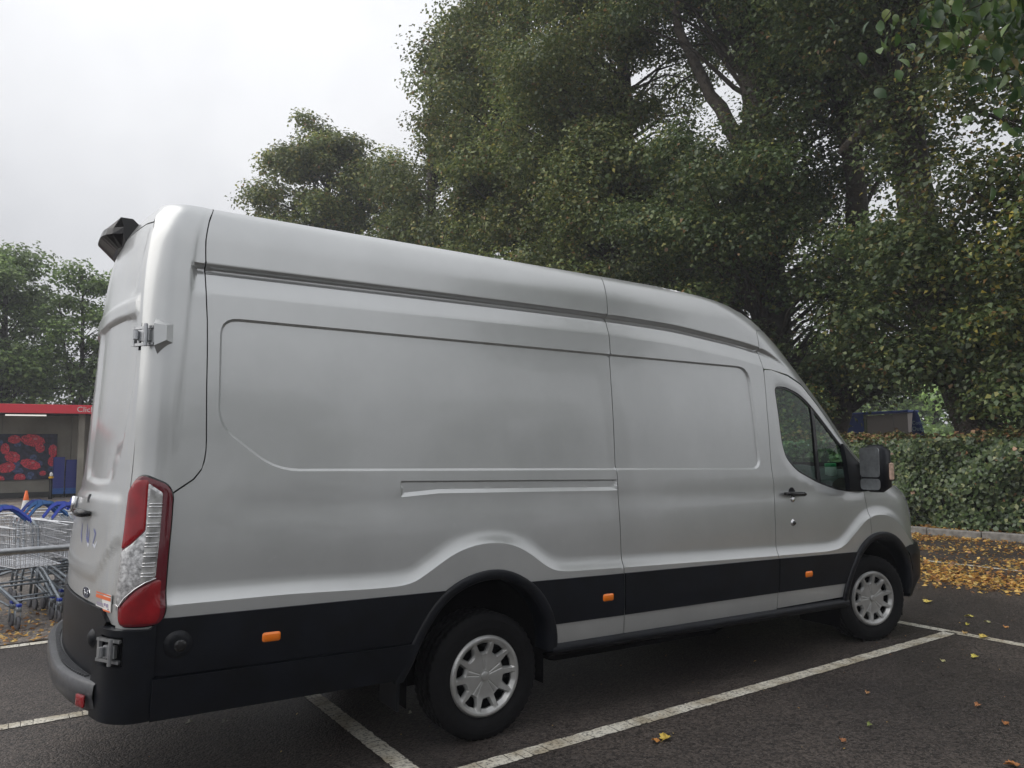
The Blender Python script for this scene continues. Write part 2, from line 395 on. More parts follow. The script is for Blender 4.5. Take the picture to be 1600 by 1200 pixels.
# --- pressed features of the side
RECESS = rnd([(-1.466, 1.66), (-1.466, 2.187), (2.335, 2.213), (2.372, 1.445), (-1.19, 1.445)], [.09, .09, .12, .09, .12])
SLOT = rnd([(-.53, 1.392), (.972, 1.386), (.972, 1.316), (-.30, 1.322), (-.53, 1.305)], .01)
FLTOP = [(-1.95, .858), (-1.119, .862), (-.66, .848), (-.478, .852), (-.366, .915), (-.211, 1.005), (-.048, 1.044), (.121, 1.035), (.252, .984), (.388, .885), (.49, .846), (.978, .838), (1.722, .826), (2.456, .817), (3.10, .812), (3.271, .835), (3.452, .95), (3.594, 1.04), (3.75, 1.074), (3.93, 1.055), (4.07, .98), (4.20, .86), (4.30, .78)]
FLTOP = rnd(FLTOP, .12, 5, closed=False)
FLARE = FLTOP+[(4.40, .2), (-1.95, .2)]
ZC = pchip([-1.7, 1.0, 1.5, 1.9, 2.5, 2.9], [2.424, 2.452, 2.445, 2.418, 2.352, 2.20])
def groove(x, z, x0=-1.59):
    dz = z-ZC(x); e = ss(x, x0-.012, x0+.02+np.abs(dz)*0)*(1-ss(x, 2.35, 2.9))
    return e*(-.024*(np.clip((dz+.125)/.095, 0, 1)*(1-np.clip((dz-.004)/.020, 0, 1)))-.014*(ss(dz, -.03, -.012)*(1-ss(dz, .000, .010))))
def D(P):
    x, z = P[:, 0], P[:, 1]; d = -.015*np.clip(sdf(P, RECESS)/.012, 0, 1)
    q = sdf(P, SLOT); d = d-.014*np.clip(q/np.where(z < 1.35, .022, .009), 0, 1)
    t = np.clip(1+sdf(P, FLARE)/.085, 0, 1); d = d+.024*t**2.2*ss(x, -1.74, -1.62)
    # slightly hollow band between belt line and lower bulge
    d = d-.004*np.exp(-((z-1.27)/.06)**2)*ss(x, -1.5, -1.2)
    return d+groove(x, z)
EX = np.concatenate([contour(RECESS, [0, .0012, .006, .0108, .012, .0135, .022, -.0015, -.010], .02), contour(SLOT, [0, .001, .0045, .008, .009, .0105, .015, .021, .022, .0235, -.0015, -.008], .02),
    contour(FLTOP, [0, .006, .018, .035, .055, .075, .09, -.006, -.015], .028, closed=False)]
    +[np.stack([np.arange(-1.62, 2.95, .03), ZC(np.arange(-1.62, 2.95, .03))+o], 1) for o in (-.135, -.127, -.123, -.10, -.07, -.045, -.033, -.027, -.019, -.010, -.002, .003, .008, .013, .018, .023, .026, .034)]
    +[np.array([(xx, zz) for zz in (2.56, 2.58, 2.60, 2.64, 2.68, 2.70, 2.72, 2.735, 2.75) for xx in np.arange(-1.55, 2.3, .04)])])

van = empty('van', (0, 0, 0), label='long high-roof silver panel van with black lower cladding parked across the bay', cat='van')
def seam_x(z): return np.interp(z, [.3, .447, .981, 1.443, 2.0, 2.437, 2.76], [.987, .987, .982, .977, .981, .989, 1.007])
def dseam_x(z): return np.interp(z, [.3, .448, .806, 1.131, 1.25, 1.33, 1.462, 1.896, 2.179, 2.38, 2.5], [2.455, 2.455, 2.474, 2.486, 2.498, 2.500, 2.487, 2.492, 2.508, 2.49, 2.49])
def rseam_s(z): return np.interp(z, [1.379, 1.43, 1.472, 1.554, 1.855, 2.167, 2.412, 2.561, 2.76], [.055, .14, .158, .164, .148, .139, .12, .10, .088])
G_ = .0028
both = []      # parts to mirror to the far side
def P_(*a, **k):
    o = panel(*a, **k); both.append(o); return o
def zs(a, b, n): return list(np.linspace(a, b, n))
ARCH_R = [(-.455, .36), (-.44, .50), (-.385, .66), (-.29, .775), (-.17, .838), (-.02, .862), (.12, .842), (.25, .775), (.345, .67), (.405, .53), (.42, .36)]
ARCH_F = [(3.29, .36), (3.31, .50), (3.37, .66), (3.47, .79), (3.60, .865), (3.75, .893), (3.90, .87), (4.03, .79), (4.12, .67), (4.165, .53), (4.17, .36)]
ARCH_R = rnd(ARCH_R, .05, 4, False); ARCH_F = rnd(ARCH_F, .05, 4, False)
top = 2.758
# rear side panel: from the tail seam to the middle seam
rear_edge = [(float(xc_(z)+rseam_s(z)+G_), z) for z in zs(1.45, top, 30)]
o1 = [(-1.69, .60), (-1.69, 1.325), (float(xc_(1.34)+.024), 1.333), (float(xc_(1.40)+.124), 1.408)]+rear_edge+[(float(seam_x(z)-G_), z) for z in zs(top, .43, 40)]+[(.42, .43)]+[p for p in ARCH_R[::-1] if p[1] > (.43 if p[0] > 0 else .62)]+[(-.43, .60)]
P_('side_panel', o1, side, PAINT, van, step=.045, extra=EX, edge=.025, disp=D)
jz = [z for z in np.linspace(2.30, top, 60)]
def jedge(z0, z1, n=50):
    # samples along the nose edge evenly by length
    z = np.linspace(z0, z1, 600); x = XJ(z); l = np.r_[0, np.cumsum(np.hypot(np.diff(x), np.diff(z)))]; zi = np.interp(np.linspace(0, l[-1], n), l, z)
    return [(float(XJ(q)), float(q)) for q in zi]
cab_top = [(2.492, 2.20), (2.60, 2.20), (2.79, 2.172), (2.97, 2.105), (3.15, 1.955), (3.43, 1.68), (3.66, 1.492)]
o2 = [(float(seam_x(z)+G_), z) for z in zs(.43, top, 50)]+jedge(top, 2.535, 110)[1:]+[(2.502, 2.52)]+[(float(dseam_x(z)-G_), z) for z in zs(2.50, .43, 54)]
o2 = [p for p in o2]
P_('side_panel', o2, side, PAINT, van, step=.045, extra=EX, edge=.025, disp=D)
# panel above the cab door down the windscreen pillar
o3 = [(float(dseam_x(z)+G_), z) for z in zs(2.22, 2.50, 14)]+[(2.5065, 2.517)]+[p for p in jedge(2.53, 1.40, 110)]+[(3.70, 1.47), (3.665, 1.505), (3.435, 1.692), (3.158, 1.968), (2.977, 2.119), (2.795, 2.186), (2.60, 2.213), (2.512, 2.213)]
P_('windscreen_pillar', o3, side, PAINT, van, step=.04, extra=EX, edge=.022, disp=D)
# cab door
door_o = [(float(dseam_x(z)+G_), z) for z in zs(.44, 2.12, 40)]+[(2.511, 2.185), (2.522, 2.205), (2.60, 2.207)]+cab_top[2:]+[(3.672, 1.43), (3.625, 1.30), (3.632, 1.20), (3.644, 1.10), (3.644, .905)]+[p for p in ARCH_F if p[0] < 3.64 and p[1] > .44][::-1]
WIN = rnd([(2.612, 2.082), (2.74, 2.088), (2.90, 2.045), (3.02, 1.975), (3.198, 1.82), (3.424, 1.625), (3.585, 1.485), (3.60, 1.27), (3.42, 1.262), (3.25, 1.285), (3.03, 1.34), (2.79, 1.43), (2.672, 1.53), (2.635, 1.65)], [.05, .05, .06, .08, .08, .05, .03, .03, .05, .05, .05, .06, .05, .08], 5)
exw = np.concatenate([EX, contour(WIN, [.012, -.012, .03, -.03], .02)])
def Ddoor(P):
    q = sdf(P, WIN); return D(P)-.006*ss(q, -.035, 0)
P_('cab_door', door_o, side, PAINT, van, holes=[WIN], step=.04, extra=exw, edge=.02, disp=Ddoor)
# front wing
wing = [(3.650, .905), (3.650, 1.10), (3.638, 1.20), (3.631, 1.30), (3.678, 1.43), (3.71, 1.46)]+jedge(1.41, .80, 30)+[(4.16, .78)]+[p for p in ARCH_F[::-1] if p[0] > 3.66 and p[1] > .78 and p[0] < 4.09]
P_('front_wing', wing, side, PAINT, van, step=.035, extra=EX, edge=.02, disp=D)
# rear corner panel, wrapping round to the door edge
cp = [(-.158, .45), (-.158, 1.4)]+[(-.158, z) for z in zs(1.5, 2.62, 20)]+[(-.175, 2.68), (-.19, top)]+[(.088-G_, top)]+[(float(rseam_s(z)-G_), z) for z in zs(top-.02, 1.46, 30)]+[(.118, 1.413), (.018, 1.338), (.008, 1.32), (.008, .45)]
def Dc(P):
    s, z = P[:, 0], P[:, 1]; x = xc_(z)+s
    d = groove(x, z)
    t = np.clip(1+sdf(np.stack([x, z], 1), FLARE)/.085, 0, 1)
    # raised rib running down the pillar
    d = d+.007*ss(s, .075-.03*ss(z, 2.4, 1.7), .045-.03*ss(z, 2.4, 1.7))*ss(z, 1.45, 1.75)
    return d+.024*t**2.2*ss(x, -1.74, -1.62)
exc = np.array([(s, z) for s in np.arange(-.155, .16, .012) for z in np.arange(.47, 2.75, .03)]+[(s, float(ZC(-1.6))+o) for s in np.arange(-.06, .16, .012) for o in (-.11, -.08, -.05, -.03, -.019, -.008, .002, .007, .012, .018, .024, .034)])
P_('corner_panel', cp, wrap, PAINT, van, step=.05, extra=exc, edge=.02, disp=Dc)
# dark filler behind all seams so nothing shines through
fl = [(-1.66, .45)]+[(float(xc_(z)-.02), z) for z in zs(1.0, 2.74, 20)]+jedge(2.745, 2.45, 10)+[(2.56, 2.36), (2.56, .45), (.47, .45), (.40, .74), (.18, .90), (-.2, .90), (-.43, .72), (-.50, .45)]
P_('inner_skin', fl, lambda x, z, d: side(x, z, d-.065), SEAMM, van, step=.12, skirt=0)
fl2 = [(3.60, .95), (3.60, 1.42), (3.70, 1.42)]+[(float(XJ(z)-.03), z) for z in zs(1.40, .82, 8)]+[(4.12, .80), (3.95, .93), (3.75, .95)]
P_('inner_skin', fl2, lambda x, z, d: side(x, z, d-.03), SEAMM, van, step=.1, skirt=0)

# --- black lower cladding
def Dk(P): return D(P)+.011-.004*ss(P[:, 1], .60, .57)
c0 = [(-1.70, .556), (-1.70, .806), (-.36, .803), (-.44, .70), (-.49, .60), (-.51, .553)]
cl_sm = lambda q, r=.012: rnd(q, r, 4)
P_('side_cladding', [(-1.705, .558), (-1.705, .806), (-.262, .804), (-.40, .66), (-.455, .555)], side, BLACK, van, step=.05, edge=.03, disp=Dk, skirt=.02)
def Dv(P): return .042+.010*np.clip((P[:, 1]-.37)/.18, 0, 1)*(1-.5*np.clip((P[:, 1]-.37)/.18, 0, 1))
P_('side_valance', [(-1.705, .372), (-1.705, .552), (-.455, .549), (-.49, .47), (-.535, .375)], side, BLACK, van, step=.05, edge=.03, disp=Dv, skirt=.05)
P_('side_cladding', [(.43, .547), (.385, .66), (.262, .808), (.978, .803), (.980, .547)], side, BLACK, van, step=.05, edge=.03, disp=Dk, skirt=.02)
P_('side_cladding', [(.990, .547), (.989, .803), (2.468, .796), (2.456, .553)], side, BLACK, van, step=.05, edge=.03, disp=Dk, skirt=.02)
P_('side_cladding', [(2.466, .553), (2.480, .796), (3.47, .787), (3.37, .66), (3.30, .553)], side, BLACK, van, step=.05, edge=.03, disp=Dk, skirt=.02)
# sill step under the doors
sx = np.linspace(.43, 3.30, 40); prof = [(.006, .437), (.030, .425), (.042, .405), (.040, .385), (.01, .365), (-.10, .350)]
P = np.stack([side(sx, np.full(40, z), np.full(40, o+.012)) for o, z in prof]); V, F = grid_mesh(P); both.append(mk('sill_step', V, F, BLACK, van, True))
# --- wheel arch trims
def arch_trim(outer, inner, name='wheel_arch_trim'):
    O = np.array(dens(outer, .02, False)); I = np.array(dens(inner, .02, False)); n = 70
    def res(A):
        l = np.r_[0, np.cumsum(np.linalg.norm(np.diff(A, axis=0), axis=1))]; t = np.linspace(0, l[-1], n); return np.stack([np.interp(t, l, A[:, 0]), np.interp(t, l, A[:, 1])], 1)
    O = res(O); I = res(I); rows = []
    for t, off in ((0, .018), (0, .036), (.07, .043), (.25, .046), (.6, .047), (.85, .043), (1., .030), (1.02, .0), (1.03, -.10)):
        Q = O*(1-t)+I*t; rows.append(side(Q[:, 0], Q[:, 1], np.full(n, off)))
    V, F = grid_mesh(np.stack(rows)); both.append(mk(name, V, F, BLACK, van, True))
RO = rnd([(-.562, .36), (-.52, .45), (-.47, .565), (-.363, .735), (-.25, .826), (-.11, .883), (.035, .900), (.163, .875), (.318, .785), (.426, .64), (.465, .507), (.468, .40)], .1, 4, False)
RI = rnd([(-.505, .36), (-.455, .45), (-.41, .565), (-.315, .705), (-.215, .785), (-.10, .830), (.03, .845), (.145, .822), (.275, .742), (.365, .62), (.402, .50), (.405, .40)], .1, 4, False)
FO = rnd([(3.235, .40), (3.25, .50), (3.33, .66), (3.46, .82), (3.60, .905), (3.74, .935), (3.90, .925), (4.04, .86), (4.15, .74), (4.205, .60), (4.21, .40)], .1, 4, False)
FI = rnd([(3.30, .40), (3.31, .50), (3.38, .64), (3.50, .775), (3.62, .85), (3.75, .875), (3.88, .862), (3.99, .80), (4.09, .69), (4.14, .57), (4.15, .40)], .1, 4, False)
arch_trim(RO, RI); arch_trim(FO, FI)
# wheel housings
for cx, r in ((-.02, .44), (3.73, .44)):
    b = MB(); n = 24; 
    A = [(cx+r*cos(pi*(1-k/n)), .40+r*1.02*sin(pi*(1-k/n))) for k in range(n+1)]; A = [(A[0][0], .2)]+A+[(A[-1][0], .2)]
    V = []; 
    for y in (-.97, -.60):
        for a in A: V.append((a[0], y, a[1]))
    m_ = len(A); F = [(i, i+1, m_+i+1, m_+i) for i in range(m_-1)]+[tuple(range(m_, 2*m_))]
    both.append(mk('wheel_housing', rk(V), F, DARK, van, True))
# --- side markers, cap, handle, lock
def on_side(x, z, off=0.): return side([x], [z], D(np.array([[x, z]]))+off)[0]
def Fl(P):
    x = xc_(P[:, 1])+P[:, 0]; t = np.clip(1+sdf(np.stack([x, P[:, 1]], 1), FLARE)/.085, 0, 1); return .024*t**2.2*ss(x, -1.74, -1.62)
def blob(poly, off, m, name, parent=van, h=.012, step=.012, base=None, mapf=side, k=3.):
    c = np.mean(poly, 0)
    def dd(P):
        q = sdf(P, poly); return (D(P) if base is None else base)+off+h*(1-(1-np.clip(q/(k*h*.5), 0, 1))**2)
    return panel(name, poly, mapf, m, parent, step=step, edge=step*.8, disp=dd, skirt=.02)
for cx, cz in ((-1.2, .675), (.848, .668), (2.807, .660)):
    o = blob(rnd([(cx-.043, cz-.022), (cx+.043, cz-.022), (cx+.043, cz+.022), (cx-.043, cz+.022)], .014, 5), .011, ORANGE, 'side_marker', h=.009, step=.01); both.append(o)
circ = lambda cx, cz, r, n=28: [(cx+r*cos(2*pi*i/n), cz+r*sin(2*pi*i/n)) for i in range(n)]
o = blob(circ(-1.607, .690, .060), .012, BLACK, 'cover_cap', h=.016, step=.014); both.append(o)
o = blob(circ(-1.600, .686, .026), .030, BLACKG, 'cover_cap_button', h=.008, step=.01); both.append(o)
# door handle: dished cup, black grip, chrome lock barrel
o = blob(circ(2.705, 1.268, .047), -.004, BLACK, 'handle_cup', h=.006, step=.01); both.append(o)
def handle(xa, xb, z, name='door_handle'):
    b = MB(); pts = []; rr = []
    for i in range(13):
        t = i/12; x = xa+(xb-xa)*t; p = on_side(x, z-.008*t, .034+.012*sin(pi*t)); pts.append(p); rr.append(.010+.008*min(1, 4*t*(1-t)*2.2))
    b.tube(pts, rr, 10)
    for x in (xa+.02, xb-.02): p = on_side(x, z, 0); q = on_side(x, z, .036); b.tube([p, q], .010, 8)
    return b.obj(name, BLACKG, van, True)
both.append(handle(2.60, 2.825, 1.264))
o = blob(circ(2.705, 1.225, .028), .002, CHROME, 'lock_cover', h=.006, step=.008); both.append(o)
o = blob(circ(2.688, 1.045, .026), .0, CHROME, 'deadlock_rim', h=.008, step=.008); both.append(o)
o = blob(circ(2.690, 1.044, .015), .012, BLACKG, 'deadlock', h=.010, step=.006); both.append(o)
# --- door window: rubber frame, glass, divider
def ring(name, poly, w_, off, m, th=.012):
    inner = shrink(poly, w_)
    o = panel(name, poly, side, m, van, holes=[inner], step=.03, edge=.016, disp=lambda P: np.full(len(P), off), skirt=th); both.append(o)
ring('window_seal', shrink(WIN, .001), .016, -.014, BLACKG)
WG = shrink(WIN, .010)
wg = [p for p in WG]
o = panel('window_glass', WG, side, GLASS, van, step=.06, edge=.03, disp=lambda P: np.full(len(P), -.022), skirt=0); both.append(o)
dv = [(3.045, 1.99), (3.075, 1.975), (3.085, 1.33), (3.045, 1.345)]
o = panel('window_divider', dv, side, BLACKG, van, step=.03, disp=lambda P: np.full(len(P), -.012), skirt=.02); both.append(o)
tri = rnd([(3.405, 1.66), (3.60, 1.50), (3.685, 1.475), (3.73, 1.40), (3.80, 1.31), (3.86, 1.272), (3.62, 1.262), (3.425, 1.268)], .02, 4)
o = panel('mirror_mount', tri, side, BLACK, van, step=.03, edge=.02, disp=lambda P: D(P)+.012, skirt=.04); both.append(o)

# --- tail light
TL = rnd([(-.122, 1.422), (-.085, 1.437), (.018, 1.392), (.045, 1.345), (.050, 1.10), (.062, .835), (.045, .785), (-.005, .771), (-.115, .771), (-.135, .80), (-.150, 1.07), (-.158, 1.27), (-.155, 1.355)], .03, 5)
def tl_part(name, poly, off, m, h=.008, step=.014, k=3.): return panel(name, poly, wrap, m, tail, step=step, edge=step*.9, disp=lambda P: off+Fl(P)+h*(1-(1-np.clip(sdf(P, poly)/(k*h), 0, 1))**2), skirt=.03)
tail = MB().obj('tail_light', None, van) if False else panel('tail_light', TL, wrap, BLACKG, van, step=.02, edge=.015, disp=lambda P: .004+Fl(P)+.012*(1-(1-np.clip(sdf(P, TL)/.02, 0, 1))**2), skirt=.05)
ti = shrink(TL, .007)
tl_part('outer_lens', ti, .0165, DRED, .003)
tl_part('upper_red_lens', rnd([(-.145, 1.355), (-.118, 1.408), (-.060, 1.41), (-.055, 1.19), (-.10, 1.135), (-.146, 1.105)], .012, 4), .0200, RED, .003)
tl_part('clear_lens', rnd([(-.060, 1.395), (-.005, 1.352), (.004, .985), (-.06, .945), (-.120, .865), (-.138, .875), (-.145, 1.095), (-.10, 1.128), (-.052, 1.185)], .008, 3), .0203, CLEAR, .0025)
tl_part('lower_red_lens', rnd([(-.122, .855), (-.055, .935), (.010, .975), (.030, .97), (.034, .82), (.02, .79), (-.110, .788), (-.126, .81)], .012, 4), .0200, RED, .003)
tl_part('lamp_column', rnd([(-.050, 1.372), (-.006, 1.340), (.000, .992), (-.046, .962)], .004, 3), .0232, mat('smoked_lens', (.34, .34, .33), .08, coat=1., noise=(18, .5)), .002)
for i, z in enumerate(np.linspace(1.305, 1.005, 8)):
    b = MB()
    for dz in (0, -.014):
        s0 = -.048; b.tube([wrap([s], [z+dz], [.0265])[0] for s in np.linspace(s0, -.002, 6)], .0024, 6)
    b.obj('reflector_bar', CHROME, tail, True)
b = MB(); b.tube([wrap([s], [z], [.024])[0] for s, z in ((.006, .982), (-.03, .965), (-.062, .940), (-.10, .90), (-.122, .862), (-.137, .872))], .003, 6); b.obj('chrome_edge', CHROME, tail, True)
# --- hinge cover and hinges on the rear corner
b = MB(); A = [wrap([s], [z], [o])[0] for s, z, o in ((-.085, 2.158, .0), (.0, 2.132, .0), (.002, 2.035, .0), (-.07, 1.975, .0), (-.078, 2.125, .038), (-.034, 2.118, .030), (-.034, 2.048, .030), (-.074, 2.02, .038))]
b.add(A, [(0, 1, 5, 4), (1, 2, 6, 5), (2, 3, 7, 6), (3, 0, 4, 7), (4, 5, 6, 7)]); o = b.obj('hinge_cover', PAINT, van); both.append(o)
def hinge(z0, z1, s0, s1, off, m=STEEL):
    b = MB(); zc = (z0+z1)/2
    def q(s, z, o): return wrap([s], [z], [o])[0]
    def slab(sa, sb, za, zb, oa, ob):
        V = [q(s, z, o) for o in (oa, ob) for z in (za, zb) for s in (sa, sb)]; b.add(V, [(0, 2, 3, 1), (4, 5, 7, 6), (0, 1, 5, 4), (2, 6, 7, 3), (0, 4, 6, 2), (1, 3, 7, 5)])
    slab(s0, s0+.018, z0, z1, off, off+.014); slab(s0, s1, z0, z0+.013, off, off+.018); slab(s0, s1, z1-.013, z1, off, off+.018)
    slab(s0+.060, s1-.014, zc-.026, zc+.026, off, off+.02)
    b.tube([q(s1-.028, z0-.006, off+.022), q(s1-.028, z1+.006, off+.022)], .009, 8)
    b.tube([q(s0+.06, zc-.02, off+.03), q(s0+.06, zc+.02, off+.03)], .012, 8)
    o = b.obj('hinge', m, van); both.append(o)
    o = panel('hinge_recess', [(s0+.02, z0-.018), (s1, z0-.018), (s1, z1+.02), (s0+.045, z1+.02)], wrap, DARK, van, step=.03, disp=lambda P: np.full(len(P), off-.006), skirt=0); both.append(o)
hinge(2.025, 2.118, -.215, -.085, .008); hinge(.628, .728, -.212, -.092, .034)

# --- rear doors
BT = pchip([0, .10, .35, .60, .95, 1.2], [2.255, 2.262, 2.277, 2.272, 2.262, 2.255])
def Drear(P):
    s, z = P[:, 0], P[:, 1]; q = -s
    # upper window-shaped panel under an arched band, waist crease and lower break
    win = rnd([(-.215, 1.90), (-.235, 2.185), (-.45, 2.205), (-.95, 2.190), (-.955, 1.395), (-.60, 1.375), (-.40, 1.39), (-.315, 1.52), (-.27, 1.70)], [.1, .03, .1, .04, .04, .08, .05, .1, .1], 5)
    d = -.012*ss(sdf(P, win), 0, .02)
    d = d+.010*ss(z, 2.178, 2.20)*(1-ss(z, 2.262, 2.285))*ss(s, -.205, -.225)
    up = rnd([(-.265, 2.29), (-.20, 2.62), (-.95, 2.66), (-.99, 2.30)], .05, 4); d = d-.006*ss(sdf(P, up), 0, .03)
    lo = 1.315-.10*ss(q, .25, .33)*0; d = d+.014*(1-ss(z, 1.30, 1.345))*ss(q, .20, .30)
    brk = .955+.19*ss(-q, -.46, -.19); d = d-.010*(1-np.clip((z-brk+.02)/.02, 0, 1))*ss(q, .17, .21)*1.0
    return d
exd = np.array([(s, z) for s in np.arange(-1.08, -.17, .028) for z in np.r_[np.arange(.9, 1.2, .02), np.arange(1.29, 1.42, .012), np.arange(2.17, 2.31, .011)]]+[(s, z) for s in np.arange(-.33, -.17, .014) for z in np.arange(1.4, 2.6, .025)])
dl = [(-.164, .84), (-.164, 1.4)]+[(-.164, z) for z in zs(1.5, 2.60, 15)]+[(-.195, 2.655), (-.30, 2.672)]+[(float(sctr(2.672))+.006, 2.672)]+[(float(sctr(z))+.006, z) for z in zs(2.6, .84, 30)]
rd = panel('rear_door', dl, wrap, PAINT_R, van, step=.05, extra=exd, edge=.025, disp=Drear, skirt=.03, sharp=45); both.append(rd)
dlb = [(-.150, .79), (-.158, .795)]
low = [(-.240, .52), (-.250, .60), (-.255, .742), (-.215, .785), (-.30, .832), (-.60, .834)]+[(float(sctr(.83))+.006, .834), (float(sctr(.52))+.006, .52)]
rdl = panel('rear_door_cladding', low, wrap, BLACK, van, step=.05, edge=.03, disp=lambda P: .012+.004*ss(P[:, 1], .60, .7), skirt=.03); both.append(rdl)
o = panel('rear_door_edge', [(-.164, .775), (-.164, .86), (-1.05, .86), (-1.05, .80), (-.30, .80), (-.20, .775)], wrap, PAINT_R, van, step=.05, edge=.03, disp=lambda P: np.full(len(P), -.003), skirt=.01); both.append(o)
def on_rear(s, z, off): return wrap([s], [z], [off])[0]
o = blob(circ(-.364, .692, .045), .012, BLACK, 'parking_sensor', base=0., h=.022, mapf=wrap); both.append(o)
# door handle: dark cup and grip
cupp = rnd([(-.60, 1.20), (-.60, 1.275), (-.68, 1.30), (-.78, 1.275), (-.78, 1.20)], .03, 5)
hcup = blob(circ(-.70, 1.285, .042), .010, BLACK, 'handle_cup', base=0., h=.004, mapf=wrap, step=.012)
b = MB(); b.tube([on_rear(s, 1.235, o) for s, o in ((-.60, .02), (-.63, .045), (-.72, .05), (-.80, .045), (-.84, .02))], [.012, .018, .02, .018, .012], 10); b.obj('rear_door_handle', BLACKG, van, True)
b = MB(); b.tube([on_rear(float(sctr(1.25))+.01, z, .03) for z in (1.22, 1.30)], .014, 8); b.obj('lock_plate', CHROME, van, True)
# oval badge and sticker
el = [(-.535+.062*cos(2*pi*i/28), .872+.030*sin(2*pi*i/28)) for i in range(28)]
bad = blob(el, .0, CHROME, 'badge', base=0., h=.007, mapf=wrap, step=.01)
el2 = [(-.535+.054*cos(2*pi*i/28), .872+.024*sin(2*pi*i/28)) for i in range(28)]
o = panel('badge_face', el2, wrap, mat('badge_navy', (.02, .03, .07), .2), bad, step=.02, disp=lambda P: np.full(len(P), .0085), skirt=0)
b = MB()
for st_ in ([(-.572, .866), (-.566, .880), (-.552, .884), (-.545, .876)], [(-.566, .862), (-.556, .874), (-.548, .870)], [(-.545, .866), (-.538, .874), (-.533, .866), (-.541, .862), (-.545, .868)], [(-.528, .864), (-.523, .874), (-.517, .872)], [(-.512, .866), (-.504, .874), (-.498, .864), (-.507, .862)], [(-.499, .866), (-.493, .886)]):
    b.tube([on_rear(s_, z_, .0092) for s_, z_ in st_], .0016, 5)
b.obj('badge_script', CHROME, bad, True)
stk = panel('sticker', [(-.385, .822), (-.208, .826), (-.213, .899), (-.39, .893)], wrap, mat('sticker_white', (.8, .79, .76), .4), van, step=.05, disp=lambda P: np.full(len(P), .0035), skirt=.003)
ORM = mat('sticker_orange', (.75, .16, .05), .4); GREYM = mat('sticker_print', (.35, .30, .42), .5)
for (a, c0, c1, mm) in ((0, .872, .888, ORM), (0, .892, .899, ORM), (0, .823, .831, ORM)):
    panel('printed_band', [(-.388, c0-.001), (-.212, c0+.001), (-.212, c1+.0), (-.388, c1-.002)], wrap, mm, stk, step=.05, disp=lambda P: np.full(len(P), .0050), skirt=0)
for s0, s1, c0, c1 in ((-.37, -.30, .846, .853), (-.285, -.262, .846, .858), (-.255, -.235, .842, .858), (-.37, -.28, .838, .841), (-.24, -.225, .833, .839)):
    panel('printed_mark', [(s0, c0), (s1, c0+.001), (s1, c1+.001), (s0, c1)], wrap, GREYM, stk, step=.05, disp=lambda P: np.full(len(P), .0050), skirt=0)
# reflections under the handle, painted on the door as coloured strokes
REFL = mat('reflection_paint', (.12, .14, .33), .35)
REFL2 = mat('reflection_paint_pale', (.62, .64, .70), .3)
def stroke(pts, w_, m_, name):
    pl = np.array(dens(pts, .008, False)); t = np.gradient(pl, axis=0); t /= np.linalg.norm(t, axis=1)[:, None]+1e-9; n_ = np.stack([-t[:, 1], t[:, 0]], 1)
    ww = w_*np.sin(np.linspace(.25, pi-.25, len(pl)))[:, None]; A = pl+n_*ww; B = pl-n_*ww
    dA = Drear(A)+.0012; dB = Drear(B)+.0012
    V, F = grid_mesh(np.stack([wrap(A[:, 0], A[:, 1], dA), wrap(B[:, 0], B[:, 1], dB)])); mk(name, V, F, m_, rd)
stroke([(-.76, 1.18), (-.75, 1.13), (-.71, 1.09)], .010, REFL, 'painted_reflection'); stroke([(-.64, 1.185), (-.62, 1.12), (-.58, 1.10), (-.60, 1.17)], .010, REFL, 'painted_reflection')
stroke([(-.52, 1.17), (-.48, 1.15), (-.50, 1.09)], .007, REFL, 'painted_reflection'); stroke([(-.60, 1.10), (-.57, 1.085), (-.555, 1.11)], .007, REFL2, 'painted_reflection'); stroke([(-.50, 1.10), (-.46, 1.09), (-.44, 1.12)], .007, REFL2, 'painted_reflection')
# rear header over the doors and roof
hd = [(-.20, 2.664), (-.196, 2.70), (-.21, top)]+[(s, top) for s in np.linspace(-.25, float(sctr(top)), 14)]+[(float(sctr(2.68)), 2.680), (-.30, 2.680)]
o = panel('rear_header', hd, wrap, PAINT, van, step=.05, edge=.03, skirt=.02); both.append(o)
# high brake light housing
b = MB(); rows = []
for y in np.linspace(-.24, .24, 13):
    e = 1-(abs(y)/.26)**4; x0 = -1.82+KR*y*y
    rows.append([(x0+.08, y, 2.74), (x0+.01, y, 2.80+.012*e), (x0-.05, y, 2.80+.010*e), (x0-.115*e-.0, y, 2.752), (x0-.125*e, y, 2.715), (x0-.045*e, y, 2.650), (x0-.01, y, 2.645)])
V, F = grid_mesh(np.array(rows)); n_ = len(V); F = list(F)+[tuple(range(7)), tuple(range(n_-1, n_-8, -1))]
mk('high_brake_light', rk(V), F, BLACKG, van, False)
# --- rear step bumper
def bx(y): return -2.058+.145*abs(y/.88)**3.2
ys = np.linspace(-.88, .88, 61); rows = []
for off, z in ((.06, .529), (0.012, .527), (0, .517), (-.004, .47), (.006, .42), (.03, .39), (.16, .375)): rows.append(np.stack([[bx(y)+off for y in ys], ys, np.full(61, z)], 1))
inner = np.stack([XR(.53)+KR*ys**2+.02, ys, np.full(61, .529)], 1); rows.insert(0, inner)
V, F = grid_mesh(np.stack(rows)); bump_o = mk('rear_bumper', rk(V), F, STEP, van, True)
b = MB()
for y in np.arange(-.84, .85, .024):
    xa, xb = bx(y)+.03, XR(.53)+KR*y*y-.02
    if xb-xa > .02: b.box(xa, xb, y-.006, y+.006, .5285, .5365, .002)
b.V = [tuple(p) for p in rk(b.V)]; b.obj('step_ribs', STEP, bump_o)
bc = rnd([(-.275, .375), (-.292, .53), (-.272, .605), (-.085, .612), (-.085, .738), (-.25, .742), (-.235, .768), (-.13, .768), (.0, .762), (.07, .800), (.085, .775), (.085, .375)], .008, 3)
